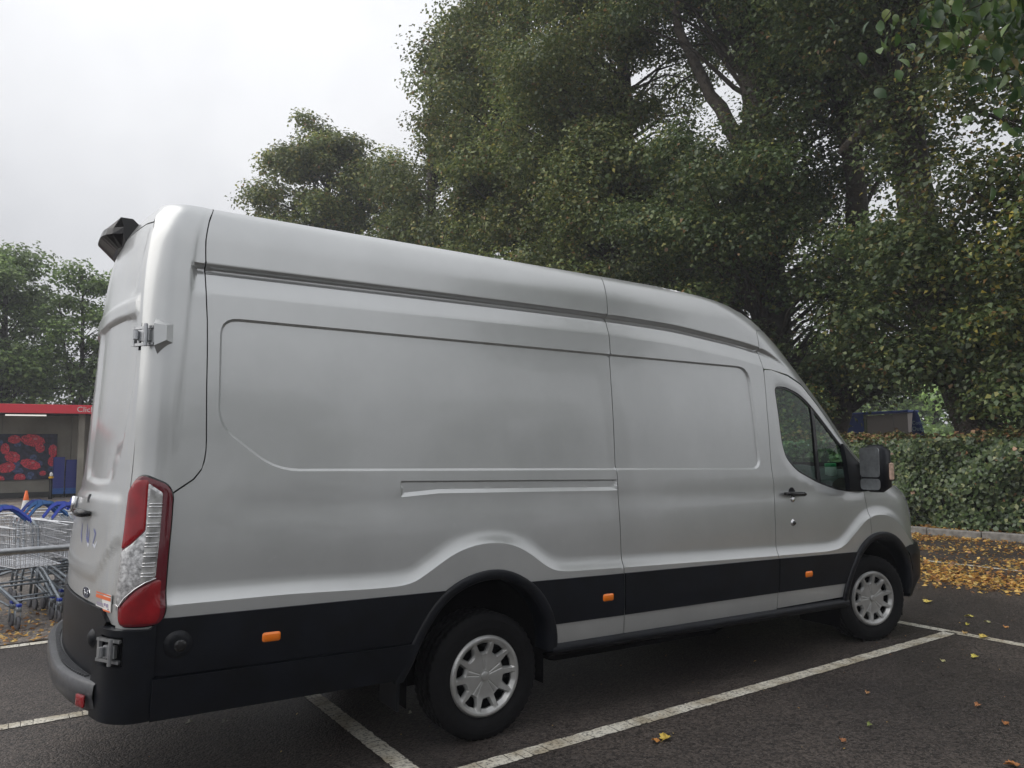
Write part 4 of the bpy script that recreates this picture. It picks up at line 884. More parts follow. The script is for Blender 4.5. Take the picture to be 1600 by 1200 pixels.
def tree(name, base, blobs, trunk, pal, nleaf, ls, label, cat='tree', group=None, clr=1.15, nclump=110, voids=(), limbs=(), bark=BARK, tint=None, droop=.35, flat=.62, twig=True, openness=0., seed=1):
    """blobs: ellipsoids (centre, radii) that make the crown's volume; trunk: [(x,y,z,r)...]; limbs: lists of the same"""
    r = np.random.default_rng(seed); root = empty(name, base, label=label, cat=cat, group=group); bx_ = np.array(base)
    wts = np.array([b[1][0]*b[1][1]*b[1][2] for b in blobs]); wts = wts/wts.sum(); cl = []
    while len(cl) < nclump:
        i = r.choice(len(blobs), p=wts); c, rad = blobs[i]; v = unit(1, r)[0]; q = np.array(c)+v*np.array(rad)*r.uniform(.30, 1.)**.55
        if any(np.sum(((q-np.array(vc))/np.array(vr))**2) < 1 for vc, vr in voids): continue
        cl.append(q)
    cl = np.array(cl); cr_ = clr*r.uniform(.55, 1.35, nclump)
    per = (cr_**2); per = (per/per.sum()*nleaf).astype(int); C = []; Nn = []; Lc = []
    for c, rd, k in zip(cl, cr_, per):
        v = unit(k, r); rad = r.uniform(0, 1, k)**.42; nz = 1+.35*np.sin(v[:, 0]*5+c[0])*np.cos(v[:, 1]*4+c[1]+v[:, 2]*3)
        q = c+v*(rad*rd*nz)[:, None]*np.array([1.15, 1.15, flat]); C.append(q); n_ = v*.55+np.array([0, 0, .75])+unit(k, r)*.65; Nn.append(n_); Lc.append(np.full(k, r.uniform(.62, 1.40)))
    C = np.concatenate(C); Nn = np.concatenate(Nn); Lc = np.concatenate(Lc); k = len(C)
    if voids:
        ok = np.ones(k, bool)
        for vc, vr in voids: ok &= (((C-np.array(vc))/np.array(vr))**2).sum(1) > .55+.5*r.random(k)
        C, Nn, Lc = C[ok], Nn[ok], Lc[ok]; k = len(C)
    Nn /= np.linalg.norm(Nn, axis=1)[:, None]; A = unit(k, r)*.8+np.array([0, 0, -droop]); A -= Nn*(A*Nn).sum(1)[:, None]
    L_ = ls*r.uniform(.6, 1.25, k); col = pick(pal, k)*Lc[:, None]
    if tint is not None: col = col*np.array(tint)
    leaf_mesh('crown', C-bx_, A, Nn, L_, L_*r.uniform(.62, .9, k), col.astype(np.float32), LEAF, root)
    b = MB()
    def tb(path, n=9):
        P0 = np.array([p[:3] for p in path]); R0 = [p[3] for p in path]; pts = []; rr = []
        for i in range(len(P0)-1):
            for t in np.linspace(0, 1, 5)[:-1] if i < len(P0)-2 else np.linspace(0, 1, 5):
                pts.append(P0[i]*(1-t)+P0[i+1]*t-bx_+r.normal(size=3)*R0[i]*.10); rr.append((R0[i]*(1-t)+R0[i+1]*t)*r.uniform(.93, 1.07))
        b.tube(pts, rr, n)
    tb(trunk, 14)
    T = np.array([p[:3] for p in trunk]); TR = np.array([p[3] for p in trunk])
    for lm in limbs: tb(lm, 9)
    if twig:
        zs_ = T[:, 2]
        for c in cl:
            zt_ = np.clip(c[2]-np.hypot(*(c[:2]-T[0, :2]))*r.uniform(.35, .9), zs_[0]+.15*(zs_[-1]-zs_[0]), zs_[-1]-.2); s = np.array([np.interp(zt_, zs_, T[:, 0]), np.interp(zt_, zs_, T[:, 1]), zt_]); rt = float(np.interp(zt_, zs_, TR))
            mid = s*.5+c*.5+np.array([0, 0, .12*np.linalg.norm(c-s)])+r.normal(size=3)*.15; r0 = min(.30*rt, .10); b.tube([s-bx_, (s*.75+mid*.25)+r.normal(size=3)*.05-bx_, mid-bx_, c-bx_], [r0, r0*.8, r0*.5, r0*.12], 5, False)
    b.obj('trunk', bark, root, True)
    return root
HT = 'tall trees in a row behind the hedge'
# nearest the camera, ivy-clad, right of the frame
tree('lime_tree', (15.5, .8, 0), [((15.0, .3, 8.5), (4.2, 3.6, 6.5)), ((15.2, .8, 15.0), (4.2, 4.0, 5.0)), ((13.8, .2, 5.2), (2.6, 3.6, 2.9)), ((14.2, -1.0, 9.5), (2.8, 2.8, 4.5))], [(15.5, .8, 0, .42), (15.5, .9, 6, .34), (15.6, .7, 12, .25), (15.4, .8, 18, .10)], 'yellow', 125000, .115,
     'dense broadleaf tree with yellowing leaves at the right edge, behind the hedge', nclump=190, voids=[((14.4, 3.2, 7.7), (2.6, 1.0, 1.7))], seed=3, group=HT, clr=1.0)
tree('lime_tree', (15.0, 3.0, 0), [((15.0, 4.4, 14.8), (4.4, 3.4, 4.6)), ((14.6, 4.7, 4.6), (2.2, 2.6, 2.4)), ((15., 4.9, 8.2), (.9, .9, 5.5)), ((14.2, 3.2, 5.5), (2.2, 2.0, 1.8))], [(15, 3.0, 0, .46), (15, 4.6, 6, .42), (15.1, 4.7, 11.5, .32), (15, 4.8, 17, .12)], 'dark', 95000, .12,
     'ivy-covered tree with a thick dark trunk standing left of the yellowing tree', nclump=170, limbs=[[(15, 4.9, 9.6, .22), (14.9, 5.6, 9.4, .16), (15.0, 6.4, 9.0, .12)]], voids=[((15.0, 5.9, 8.3), (2.6, .9, 1.7)), ((15, 3.4, 7.9), (2.6, 1.1, 2.0)), ((14.8, 6.6, 4.6), (2.2, 1.0, .9)), ((15.1, 3.7, 11.), (2, .7, .8)), ((15, 6.4, 2.1), (4, 2.1, 1.3))], seed=4, group=HT, clr=.92)
tree('lime_tree', (17.4, 7.4, 0), [((17.2, 7.2, 4.6), (2.6, 2.6, 2.4)), ((17.6, 7.3, 13.5), (3.4, 2.4, 5.0))], [(17.3, 9.0, 0, .34), (17.2, 7.4, 6, .31), (17.1, 7.35, 9, .28), (17.0, 7.6, 13, .18), (17, 7.5, 16, .08)], 'dark', 42000, .15,
     'slimmer tree with a bare brown trunk between the ivy-covered and forked trees', nclump=80, voids=[((17.2, 7.2, 9.4), (2.6, 1.3, 2.0)), ((17.2, 8.2, 4.9), (2.6, 1.1, 1.0)), ((15.5, 6.6, 2.1), (4, 2.2, 1.3))], seed=5, group=HT)
tree('lime_tree', (16.0, 9.6, 0), [((15.6, 9.4, 6.4), (4.4, 3.8, 4.6)), ((15.9, 10.2, 16.5), (4.4, 3.6, 4.0)), ((14.0, 9.4, 8.2), (3.2, 3.2, 2.6)), ((16.6, 8.8, 12.2), (2.6, 3.0, 3.0))], [(16, 9.5, 0, .52), (16, 9.5, 7, .46), (16, 9.62, 11.0, .42), (16.0, 10.2, 15.5, .34), (16, 10.4, 20, .12)], 'dark', 140000, .12,
     'big forked tree whose heavy grey-brown trunk shows high above the cab', nclump=210, limbs=[[(15.9, 9.7, 9.8, .26), (15.2, 9.9, 10.9, .24), (15.1, 10.9, 12.9, .18), (15.0, 11.8, 15, .15), (15, 12.3, 17.5, .08)]], voids=[((15.2, 11.6, 13.3), (3.0, 1.4, 2.6)), ((14.6, 9.5, 11.6), (1.9, 1.2, 1.8)), ((15.6, 6.4, 8.7), (2.6, 1.0, 1.8)), ((15.6, 7.1, 4.7), (2.6, 1.2, 1.0)), ((15, 6.5, 2.1), (4, 2.2, 1.3)), ((14.0, 12.3, 11.0), (2.5, 1.0, 2.2))], seed=6, group=HT, clr=.98)
tree('lime_tree', (16.2, 15.8, 0), [((15.6, 15.4, 8.0), (4.6, 3.8, 5.8)), ((16.0, 15.8, 15.6), (4.6, 4.2, 6.2)), ((14.2, 14.6, 12.5), (3.2, 2.8, 4.4))], [(16.2, 15.8, 0, .45), (16.2, 15.8, 10, .36), (16.1, 15.7, 16, .24), (16, 15.8, 22, .08)], 'lime', 150000, .135,
     'large full olive-green tree with dark upper trunk, right of the middle of the row', nclump=220, voids=[((15.4, 12.0, 13.5), (3.0, 1.5, 2.6))], seed=7, group=HT, clr=1.05)
tree('lime_tree', (15.8, 22.3, 0), [((15.4, 22.0, 8.6), (4.4, 4.2, 6.8)), ((15.6, 22.2, 18.0), (4.2, 4.6, 7.4)), ((14.2, 21.0, 12.), (3.0, 3.0, 4.6))], [(15.8, 22.3, 0, .45), (15.7, 22.2, 12, .34), (15.6, 22.3, 25, .08)], 'lime', 125000, .165,
     'tallest tree of the row, its crown leaving the top of the frame left of centre', nclump=220, seed=8, group=HT, clr=1.1, tint=(1.1, 1.08, 1.1))
tree('lime_tree', (15.2, 29.8, 0), [((15.2, 29.6, 8.5), (4.0, 4.4, 6.0)), ((15.8, 30.0, 14.2), (3.6, 3.6, 4.2)), ((17.2, 28.6, 20.0), (2.4, 2.8, 5.0))], [(15.2, 29.8, 0, .42), (15.2, 29.8, 12, .3), (15, 29.5, 22, .07)], 'lime', 66000, .20,
     'loose-crowned tree between the tallest tree and the lower rounded one', nclump=150, seed=9, group=HT, clr=1.2, tint=(1.12, 1.1, 1.15))
tree('lime_tree', (12.6, 38.0, 0), [((12.6, 38, 15.5), (4.3, 4.2, 5.6)), ((11.2, 37.6, 18.2), (2.8, 3.0, 3.2)), ((15.6, 36.5, 14.6), (3.2, 3.2, 5.6)), ((13.8, 38, 9.5), (3.6, 3.4, 4.4))], [(12.6, 38, 0, .42), (12.6, 38, 10, .32), (12.4, 38, 19, .10)], 'lime', 72000, .20,
     'lower rounded tree standing alone against the sky at the left end of the row', nclump=170, voids=[((11.8, 38, 12.5), (1.3, 3, .9))], limbs=[[(12.6, 38, 8, .2), (11, 37.8, 12, .14), (9.8, 37.6, 15.5, .07)]], seed=10, group=HT, clr=1.05, tint=(1.2, 1.15, 1.2))
# second rank, seen only through gaps
tree('lime_tree', (22.5, 20.5, 0), [((22.5, 20.5, 9), (4.5, 5, 7))], [(22.5, 20.5, 0, .4), (22.5, 20.5, 15, .1)], 'dark', 26000, .24, 'dark tree in the second rank behind the olive-green tree', nclump=80, seed=12, clr=1.4)
# far left, beyond the store
tree('broadleaf_tree', (-3.4, 46, 0), [((-4.3, 46, 8.3), (3.7, 4.2, 5.2)), ((-8.5, 46, 7.5), (4.0, 4, 5)), ((-1.6, 45, 4.6), (2.4, 3, 2.6))], [(-3.4, 46, 0, .4), (-3.4, 46, 11.5, .08)], 'far', 60000, .24, 'big rounded tree rising over the red store canopy at the left edge', nclump=130, seed=13, clr=1.25, tint=(1.35, 1.3, 1.35))
tree('birch_tree', (.2, 43, 0), [((.3, 43, 8.6), (2.0, 2.0, 3.6)), ((1.6, 43, 9.4), (1.6, 1.6, 2.8)), ((-.7, 43, 8.4), (1.0, 1.3, 2.8))], [(.2, 43, 0, .16), (.3, 43, 6, .12), (.1, 43, 12, .03)], 'far', 9000, .22, 'slender sparse tree with thin stems beside the rounded one', nclump=60, seed=14, clr=.75, tint=(1.3, 1.3, 1.2),
     limbs=[[(.2, 43, 2, .08), (1.0, 43, 6, .06), (1.6, 43, 11, .02)], [(.2, 43, 3, .08), (-.5, 43, 7, .05), (-1, 43, 10.5, .02)], [(.4, 43, 3, .07), (1.6, 43, 5.5, .05), (2.6, 43, 9.5, .02)]])
tree('broadleaf_tree', (3.2, 43.5, 0), [((2.6, 43.5, 4.2), (4.2, 3, 3.2)), ((5.5, 43.5, 6.0), (4, 3, 5))], [(3.2, 43.5, 0, .3), (3.2, 43.5, 6, .08)], 'far', 26000, .24, 'low bushy tree under the slender one, just above the canopy', nclump=70, seed=15, clr=1.2, tint=(.95, .95, 1.0))
# pale trees far behind the hedge gap
tree('broadleaf_tree', (52, 24, 0), [((52, 24, 4.6), (5, 10, 4.2)), ((52, 30, 5), (5, 6, 5))], [(52, 24, 0, .3), (52, 24, 6, .08)], 'far', 24000, .42, 'pale green trees far away, seen under the dark crowns beyond the blue panels', nclump=90, seed=16, clr=1.6, tint=(2.3, 2.2, 2.3))
# overhanging branch, near
def near_branch():
    r = np.random.default_rng(21); root = empty('overhanging_tree', (6.8, -7.6, 0), label='fresh green branch of large leaves hanging into the top right corner', cat='tree')
    b = MB(); b.tube([(0, 0, 0), (-.1, .1, 2.5), (-.2, .3, 5.5), (-.1, .4, 7.5)], [.22, .19, .13, .05], 12)
    paths = []
    tips = [((a_+.12, b_-.16, c_-.16), n__) for (a_, b_, c_), n__ in [((2.75, -2.35, 4.62), 10), ((2.6, -2.75, 4.2), 10), ((3.0, -2.7, 3.95), 9), ((2.3, -2.35, 4.35), 8), ((3.3, -3.0, 4.3), 9), ((2.9, -2.3, 4.25), 8), ((3.2, -2.9, 3.70), 8), ((2.5, -2.5, 4.7), 9), ((3.4, -2.6, 4.7), 9), ((3.1, -3.2, 3.9), 8), ((3.6, -3.3, 4.6), 9), ((2.15, -2.15, 4.45), 6), ((2.95, -2.5, 3.72), 6)]]
    C = []; A = []; Nn = []; LL = []; org = np.array([6.8, -7.6, 0]); st = np.array([6.6, -7.3, 5.2])
    hub = np.array([4.0, -3.9, 4.6]); b.tube([st-org, (st*.5+hub*.5)+np.array([0, 0, .25])-org, hub-org], [.08, .05, .03], 7)
    for tp, nn_ in tips:
        tp = np.array(tp); m1 = hub*.45+tp*.55+np.array([0, 0, .12]); pts = [hub-org, m1-org, tp-org]; b.tube(pts, [.014, .008, .003], 5, False)
        for k in range(nn_*40):
            t = r.uniform(.25, 1.0); q = (1-t)**2*hub+2*t*(1-t)*(m1)+t*t*tp+r.normal(size=3)*np.array([.20, .20, .17])
            if t < .6 and r.random() < .65: continue
            if k % 9 == 0: b.tube([q-org, q-org+np.array([r.normal()*.05, r.normal()*.05, .09])], [.002, .0035], 4, False)
            C.append(q-org-np.array([0, 0, .04])); a = np.array([r.normal()*.5, r.normal()*.5, -1.0]); A.append(a); n_ = r.normal(size=3)*.6+np.array([-.5, -.55, .45]); Nn.append(n_-a*(n_@a)/(a@a)); LL.append(r.uniform(.060, .110))
    C = np.array(C); A = np.array(A); Nn = np.array(Nn); LL = np.array(LL); n = len(C); A /= np.linalg.norm(A, axis=1)[:, None]; B = np.cross(Nn, A); B /= np.linalg.norm(B, axis=1)[:, None]; Nn = np.cross(A, B)
    # rounder, curved leaf outline for these close leaves
    prof = [(-.5, 0), (-.36, .19), (-.12, .31), (.12, .29), (.34, .14), (.5, 0)]; V = []; Fc = []; col = pick('fresh', n); cc = []
    for i in range(n):
        s = len(V); l = LL[i]
        for (t, w_) in prof:
            cen = C[i]+A[i]*l*t-Nn[i]*l*.35*t*t
            V += [cen+B[i]*l*w_+Nn[i]*l*w_*.28, cen, cen-B[i]*l*w_+Nn[i]*l*w_*.28]
        for j in range(5): Fc += [(s+3*j, s+3*j+1, s+3*j+4, s+3*j+3), (s+3*j+1, s+3*j+2, s+3*j+5, s+3*j+4)]
        cc += [col[i]]*18
    o = mk('leaves', V, Fc, leaf_mat('fresh_leaves', .36, .34), root, True); at = o.data.attributes.new('leafcol', 'FLOAT_COLOR', 'POINT'); at.data.foreach_set('color', np.c_[np.array(cc), np.ones(len(cc))].astype(np.float32).ravel())
    # the rest of its crown, beyond the frame
    m = 9000; v = unit(m, r)*(r.uniform(0, 1, m)**.4)[:, None]*np.array([2.6, 2.4, 2.2])+np.array([.2, -.6, 7.0]); leaf_mesh('crown', v, unit(m, r), unit(m, r)+np.array([0, 0, .8]), r.uniform(.10, .17, m), r.uniform(.08, .13, m), pick('fresh', m).astype(np.float32), LEAF, root)
    b.obj('trunk', BARK, root, True)
near_branch()
# hedge
def hedge(n=78000):
    root = empty('hedge', (13.0, 2, 0), label='long clipped ivy-leaved hedge with brown top shoots behind the kerb', cat='hedge')
    r = np.random.default_rng(31); y = r.uniform(-12, 13, n); kind = r.random(n)
    hz = lambda y: 1.72+.05*np.sin(y*1.3)+.04*np.sin(y*3.1+1)+.03*np.sin(y*7)
    x0 = lambda y, z: 12.0+.10*np.sin(y*1.7)+.10*np.sin(y*4.3+z*3)+.09*np.sin(z*6+y*2.3)+.07*np.sin(y*9.1-z*7)+.02*(z-1)+np.where(z > 1.45, (z-1.45)*.5, 0)
    f = kind < .62; t = kind >= .62
    z = np.where(f, .10+r.random(n)**.9*1.62, 0); x = np.where(f, x0(y, z)+np.abs(r.normal(size=n))*.09-.05, 0)
    tx = r.random(n); x = np.where(t, 12.15+tx*1.9, x); z = np.where(t, hz(y)+r.normal(size=n)*.055+.05*np.sin(x*4+y*2)-np.where(tx < .08, .06, 0), z)
    C = np.stack([x, y, z], 1); Nn = np.where(f[:, None], np.array([-.9, 0, .45]), np.array([-.15, 0, 1.]))+unit(n, r)*.62; A = unit(n, r)+np.array([0, 0, -.5]); A -= Nn*(A*Nn).sum(1)[:, None]/(Nn*Nn).sum(1)[:, None]
    col = pick('hedge', n, .3); dead = (r.random(n) < np.where(t, .42+.16*np.sin(y*1.9+x*3), .012)); pat = ((y-1.1)**2/.08+(z-.62)**2/.03 < 1)&(r.random(n) < .5); dead |= pat
    col[dead] = np.array([.26, .145, .075])*r.uniform(.6, 1.5, (dead.sum(), 1)); yel = t & (r.random(n) < .25); col[yel] = np.array([.22, .20, .075])*r.uniform(.7, 1.3, (yel.sum(), 1))
    L_ = r.uniform(.05, .11, n); leaf_mesh('foliage', C-np.array([13., 2, 0]), A, Nn, L_, L_*r.uniform(.7, 1., n), col.astype(np.float32), IVYL, root)
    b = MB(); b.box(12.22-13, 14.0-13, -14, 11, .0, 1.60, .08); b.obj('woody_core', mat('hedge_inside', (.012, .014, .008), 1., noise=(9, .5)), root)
    b = MB()
    for k in range(160):
        yy_ = r.uniform(-12, 13); p = np.array([12.2+r.random()*1.6, yy_, 1.55]); q = p+np.array([r.normal()*.12, r.normal()*.12, r.uniform(.18, .36)]); b.tube([p-np.array([13, 2, 0]), q-np.array([13, 2, 0])], [.006, .002], 4, False)
    b.obj('shoots', BARK, root)
hedge()
# low undergrowth hanging over the hedge at the right
tree('elder_bush', (13.9, .2, 0), [((13.9, .4, 2.9), (1.3, 3.0, 1.15)), ((14.4, -2.5, 3.2), (1.6, 2.5, 1.6)), ((14.2, 2.6, 3.2), (1.2, 1.4, 1.2)), ((14.6, .5, 4.6), (1.6, 3.0, 1.2))], [(13.9, .2, 0, .12), (13.9, .2, 2.6, .05)], 'dark', 60000, .115, 'dark leafy bush hanging low over the right part of the hedge', 'bush', nclump=110, seed=17, clr=.8)
tree('elder_bush', (14.3, 7.3, 0), [((14.3, 7.3, 2.4), (.7, .5, .7))], [(14.3, 7.3, 0, .05), (14.3, 7.3, 2.2, .02)], 'yellow', 2600, .12, 'small pale bush poking above the hedge by the windscreen pillar', 'bush', nclump=14, seed=18, clr=.45)
# fallen leaves: drifts nobody could count
def litter(name, n, fx, label, zoff=.006, pal='litter', ls=(.04, .10)):
    r = np.random.default_rng(41+n); P = fx(r, n); n = len(P); C = np.c_[P, zoff+r.random(n)*.022]; Nn = np.array([0, 0, 1.])+r.normal(size=(n, 3))*.35; A = unit(n, r)*np.array([1, 1, .2]); L_ = r.uniform(*ls, n)
    leaf_mesh(name, C, A, Nn, L_, L_*r.uniform(.5, .85, n), pick(pal, n, .3).astype(np.float32), LEAF, None, .15, kind='stuff', label=label, cat='fallen leaves')
def drift(r, n):
    y = r.uniform(-9, 7, n*3); u = r.random(n*3); a = r.random(n*3)
    x = np.where(a < .42, 7.45+.45*r.normal(size=n*3)+.10*y*0, np.where(a < .62, 9.3+.35*r.normal(size=n*3), np.where(a < .86, 10.9+.4*r.normal(size=n*3), r.uniform(6.8, 11.5, n*3))))
    x = x+.15*np.sin(y*1.3); ok = (x < 11.5)&(x > 6.2)&(np.sin(y*2.1+x*3)+np.sin(y*.9+x)+r.normal(size=n*3)*.9 > -.4); return np.stack([x, y], 1)[ok][:n]
litter('leaf_litter', 26000, drift, 'yellow and orange fallen leaves drifted across the lane before the hedge', ls=(.025, .075))
litter('leaf_litter', 2600, lambda r, n: np.stack([r.uniform(-9, 2, n), 3.15+np.abs(r.normal(size=n))*.75], 1), 'brown and yellow fallen leaves under the shopping trolleys', ls=(.03, .07), zoff=.008)
litter('leaf_litter', 2200, lambda r, n: np.stack([12.0+r.random(n)*.25-.35*(r.random(n) < .3), r.uniform(-9, 7, n)], 1), 'brown leaves caught between the kerb and the hedge foot', zoff=.09)
def lone(x, y, s, c, rz, lab):
    pr = [(-.5, .02), (-.38, .16), (-.30, .12), (-.2, .34), (-.08, .26), (.04, .42), (.12, .24), (.3, .26), (.32, .1), (.52, 0)]; V = []; Fc = []; n = len(pr)
    for t, w_ in pr: V += [(t*s, w_*s, .012+abs(w_)*s*.25+.01*sin(t*7)), (t*s, 0, .006+.012*t*t), (t*s, -w_*s, .010+abs(w_)*s*.3)]
    for j in range(n-1): Fc += [(3*j, 3*j+1, 3*j+4, 3*j+3), (3*j+1, 3*j+2, 3*j+5, 3*j+4)]
    Fc += []; V += [(-.5*s-.45*s, .05*s, .006), (-.5*s, .012*s, .01), (-.5*s, -.012*s, .01)]; Fc.append((3*n, 3*n+1, 3*n+2))
    o = mk('fallen_leaf', V, Fc, mat('dry_leaf', c, .6, noise=(60, .4)), None, False, label=lab, cat='leaf', group='single fallen leaves on the asphalt'); o.location = (x, y, .004); o.rotation_euler = (0, 0, rz)

HZ = bpy.data.materials.new('damp_air'); HZ.use_nodes = True; t_ = HZ.node_tree
for n_h in list(t_.nodes):
    if n_h.type == 'BSDF_PRINCIPLED': t_.nodes.remove(n_h)
pv = t_.nodes.new('ShaderNodeVolumePrincipled'); pv.inputs['Color'].default_value = (.93, .95, 1., 1); pv.inputs['Density'].default_value = .0017
t_.links.new(pv.outputs[0], t_.nodes['Material Output'].inputs['Volume'])
MB().box(-170, 170, -170, 170, -1, 34).obj('haze', HZ, None, kind='stuff', label='thin damp haze over the car park', cat='haze')
YEL = (.50, .36, .07); BRN = (.32, .13, .04); PALE = (.38, .36, .18)
for x, y, s, c, rz, lab in ((.81, -1.55, .085, YEL, .5, 'yellow lobed leaf beside the white line, right of the rear wheel'), (.74, -1.55, .05, (.5, .22, .05), 2., 'small orange leaf touching the yellow leaf beside the white line'),
    (2.55, -2.49, .05, BRN, 1., 'brown curled leaf low on the right, above the corner leaf'), (1.97, -2.78, .075, BRN, 2.4, 'brown leaf cut by the bottom right corner'), (2.74, -2.25, .05, (.34, .15, .06), .2, 'orange-brown leaf under the small dark stone spot'),
    (3.84, -1.70, .075, (.55, .48, .10), .1, 'bright yellow-green leaf nearest below the line junction'), (3.54, -1.62, .05, PALE, 1.2, 'pale greenish leaf left of the bright yellow-green leaf'), (3.18, -1.81, .035, (.03, .025, .02), .6, 'small blackened leaf in the empty bay'),
    (5.58, -.40, .12, (.60, .48, .12), .3, 'large yellow leaf just in front of the front bumper'), (5.03, -1.38, .06, (.45, .22, .07), .9, 'orange leaf near the right edge beyond the cross line'), (5.22, -.98, .08, (.52, .45, .10), 2.2, 'yellow leaf between the bumper leaf and the cross line'),
    (4.87, -1.14, .05, (.50, .45, .08), .4, 'small yellow leaf just beyond the cross line'), (5.11, -1.19, .06, PALE, 1.7, 'pale leaf right of the small yellow leaf beyond the cross line'), (4.52, -1.44, .10, (.55, .42, .10), .0, 'broad yellow leaf lying on the cross line'),
    (4.54, -1.28, .06, (.45, .30, .12), .8, 'tan leaf on the corner where the lines meet'), (1.9, -2.07, .04, (.20, .24, .07), .3, 'small green leaf low in the empty bay'), (1.57, -2.12, .05, (.28, .12, .05), 1.3, 'dull brown leaf at the bottom edge of the empty bay'),
    (-.18, -.38, .03, (.40, .38, .3), .2, 'pale scrap of leaf under the van beside the rear tyre'), (-1.33, .23, .05, (.30, .29, .25), .3, 'grey flattened leaf under the rear overhang'), (-1.15, .12, .05, (.28, .27, .24), .9, 'grey flattened leaf under the overhang, nearer the line'),
    (2.42, -1.73, .04, (.40, .22, .10), .9, 'thin tan leaf in the middle of the empty bay')):
    lone(x, y, s, c, rz, lab)
# small twigs and crumbs
r = np.random.default_rng(77); P = np.stack([r.uniform(-2, 6, 260), r.uniform(-3.5, 3, 260)], 1); n = len(P)
leaf_mesh('leaf_crumbs', np.c_[P, .008+r.random(n)*.004], unit(n, r)*np.array([1, 1, .1]), np.array([0, 0, 1.])+r.normal(size=(n, 3))*.25, r.uniform(.008, .028, n), r.uniform(.004, .010, n), pick('litter', n, .4).astype(np.float32), LEAF, None, .1, kind='stuff', label='crumbs of dry leaf scattered over the asphalt', cat='leaf crumbs')

# ================================================================== store canopy
REDM = mat('red_fascia', (.78, .05, .075), .35); WALLM = mat('canopy_wall', (.27, .25, .21), .75, noise=(1.2, .25, 6)); CDARK = mat('canopy_dark', (.05, .05, .048), .7)
can = empty('store_canopy', (0, 31, 0), label='store collection canopy with a red fascia over a grey-brown wall', cat='canopy')
def cpart(name, box, m, bev=0, parent=can, org=(0, 31, 0), **k):
    b = MB(); b.box(box[0]-org[0], box[1]-org[0], box[2]-org[1], box[3]-org[1], box[4]-org[2], box[5]-org[2], bev); return b.obj(name, m, parent, **k)
for i in range(6): cpart('fascia_panel', (-16+4*i+.006, -12+4*i-.006, 29.55, 29.70, 3.27+.02, 3.63), REDM, .01)
cpart('roof', (-16, 8, 29.70, 34.5, 3.32, 3.50), CDARK)
for i in range(7): cpart('wall_panel', (-15+2.4*i+.008, -12.6+2.4*i-.008, 31.62, 31.70, .12, 3.30), WALLM, .01)
cpart('wall_plinth', (-15.5, 2.0, 31.58, 31.62, 0, .20), CDARK)
cpart('canopy_post', (-.45, -.22, 29.9, 30.15, 0, 3.3), WALLM, .02); cpart('canopy_post', (-13, -12.8, 29.9, 30.15, 0, 3.3), CDARK, .02)
cpart('side_wall', (1.9, 2.1, 30., 34.4, 0, 3.3), CDARK); cpart('strip_light', (-2.9, -1.55, 30.2, 30.3, 3.21, 3.26), mat('lamp_tube', (.8, .8, .78), .4, emis=((1, .98, .9), .6)))
cpart('store_wall', (-16, 8, 34.4, 34.7, 0, 3.9), WALLM)
def text(body, size, loc, rot, m, parent, name='lettering', ext=.004):
    cu = bpy.data.curves.new(name, 'FONT'); cu.body = body; cu.size = size; cu.extrude = ext; cu.resolution_u = 3
    o = bpy.data.objects.new('tmp', cu); COL.objects.link(o); dg = bpy.context.evaluated_depsgraph_get(); me = bpy.data.meshes.new_from_object(o.evaluated_get(dg)); COL.objects.unlink(o); bpy.data.objects.remove(o)
    me.materials.clear(); me.materials.append(m); return link(name, me, parent, loc, rot)
text('Click+Collect', .30, (-.55, -1.456, 3.36), (pi/2, 0, 0), WHITE, can)
# poster of berries
pst = empty('berry_poster', (-4.5, 31.55, .70), label='large poster of raspberries and blueberries on the wall behind the trolleys', cat='poster')
NAVY = mat('poster_print_navy', (.022, .026, .055), .5, noise=(7, .9, 5)); RASP = mat('poster_print_red', (.62, .05, .08), .5, noise=(22, .6, 4)); BLUEB = mat('poster_print_blue', (.06, .09, .20), .5, noise=(9, .8, 3)); RLIGHT = mat('poster_print_pink', (.62, .20, .22), .5)
mk('poster_sheet', [(-3.4, 0, 0), (3.4, 0, 0), (3.4, 0, 1.84), (-3.4, 0, 1.84), (-3.4, .02, 0), (3.4, .02, 0), (3.4, .02, 1.84), (-3.4, .02, 1.84)], [(0, 1, 2, 3), (0, 4, 5, 1), (1, 5, 6, 2), (2, 6, 7, 3), (3, 7, 4, 0)], NAVY, pst)
r = np.random.default_rng(5); k_ = 0
def patch(name, cx, cz, rx, rz_, m, yo, lob=0, a=0, n=26):
    global k_; k_ += 1; yo = yo-.00035*k_; V = []
    for i in range(n):
        t = 2*pi*i/n; q = 1+lob*cos(9*t); x = rx*q*cos(t); z = rz_*q*sin(t); X = cx+x*cos(a)-z*sin(a); Z = cz+x*sin(a)+z*cos(a); V.append((min(max(X, -3.39), 3.39), yo, min(max(Z, .01), 1.83)))
    mk(name, V, [tuple(range(n))], m, pst)
for i in range(60): patch('printed_blueberry', r.uniform(-3.2, 3.3), r.uniform(.1, 1.75), .12, .12, BLUEB, -.002)
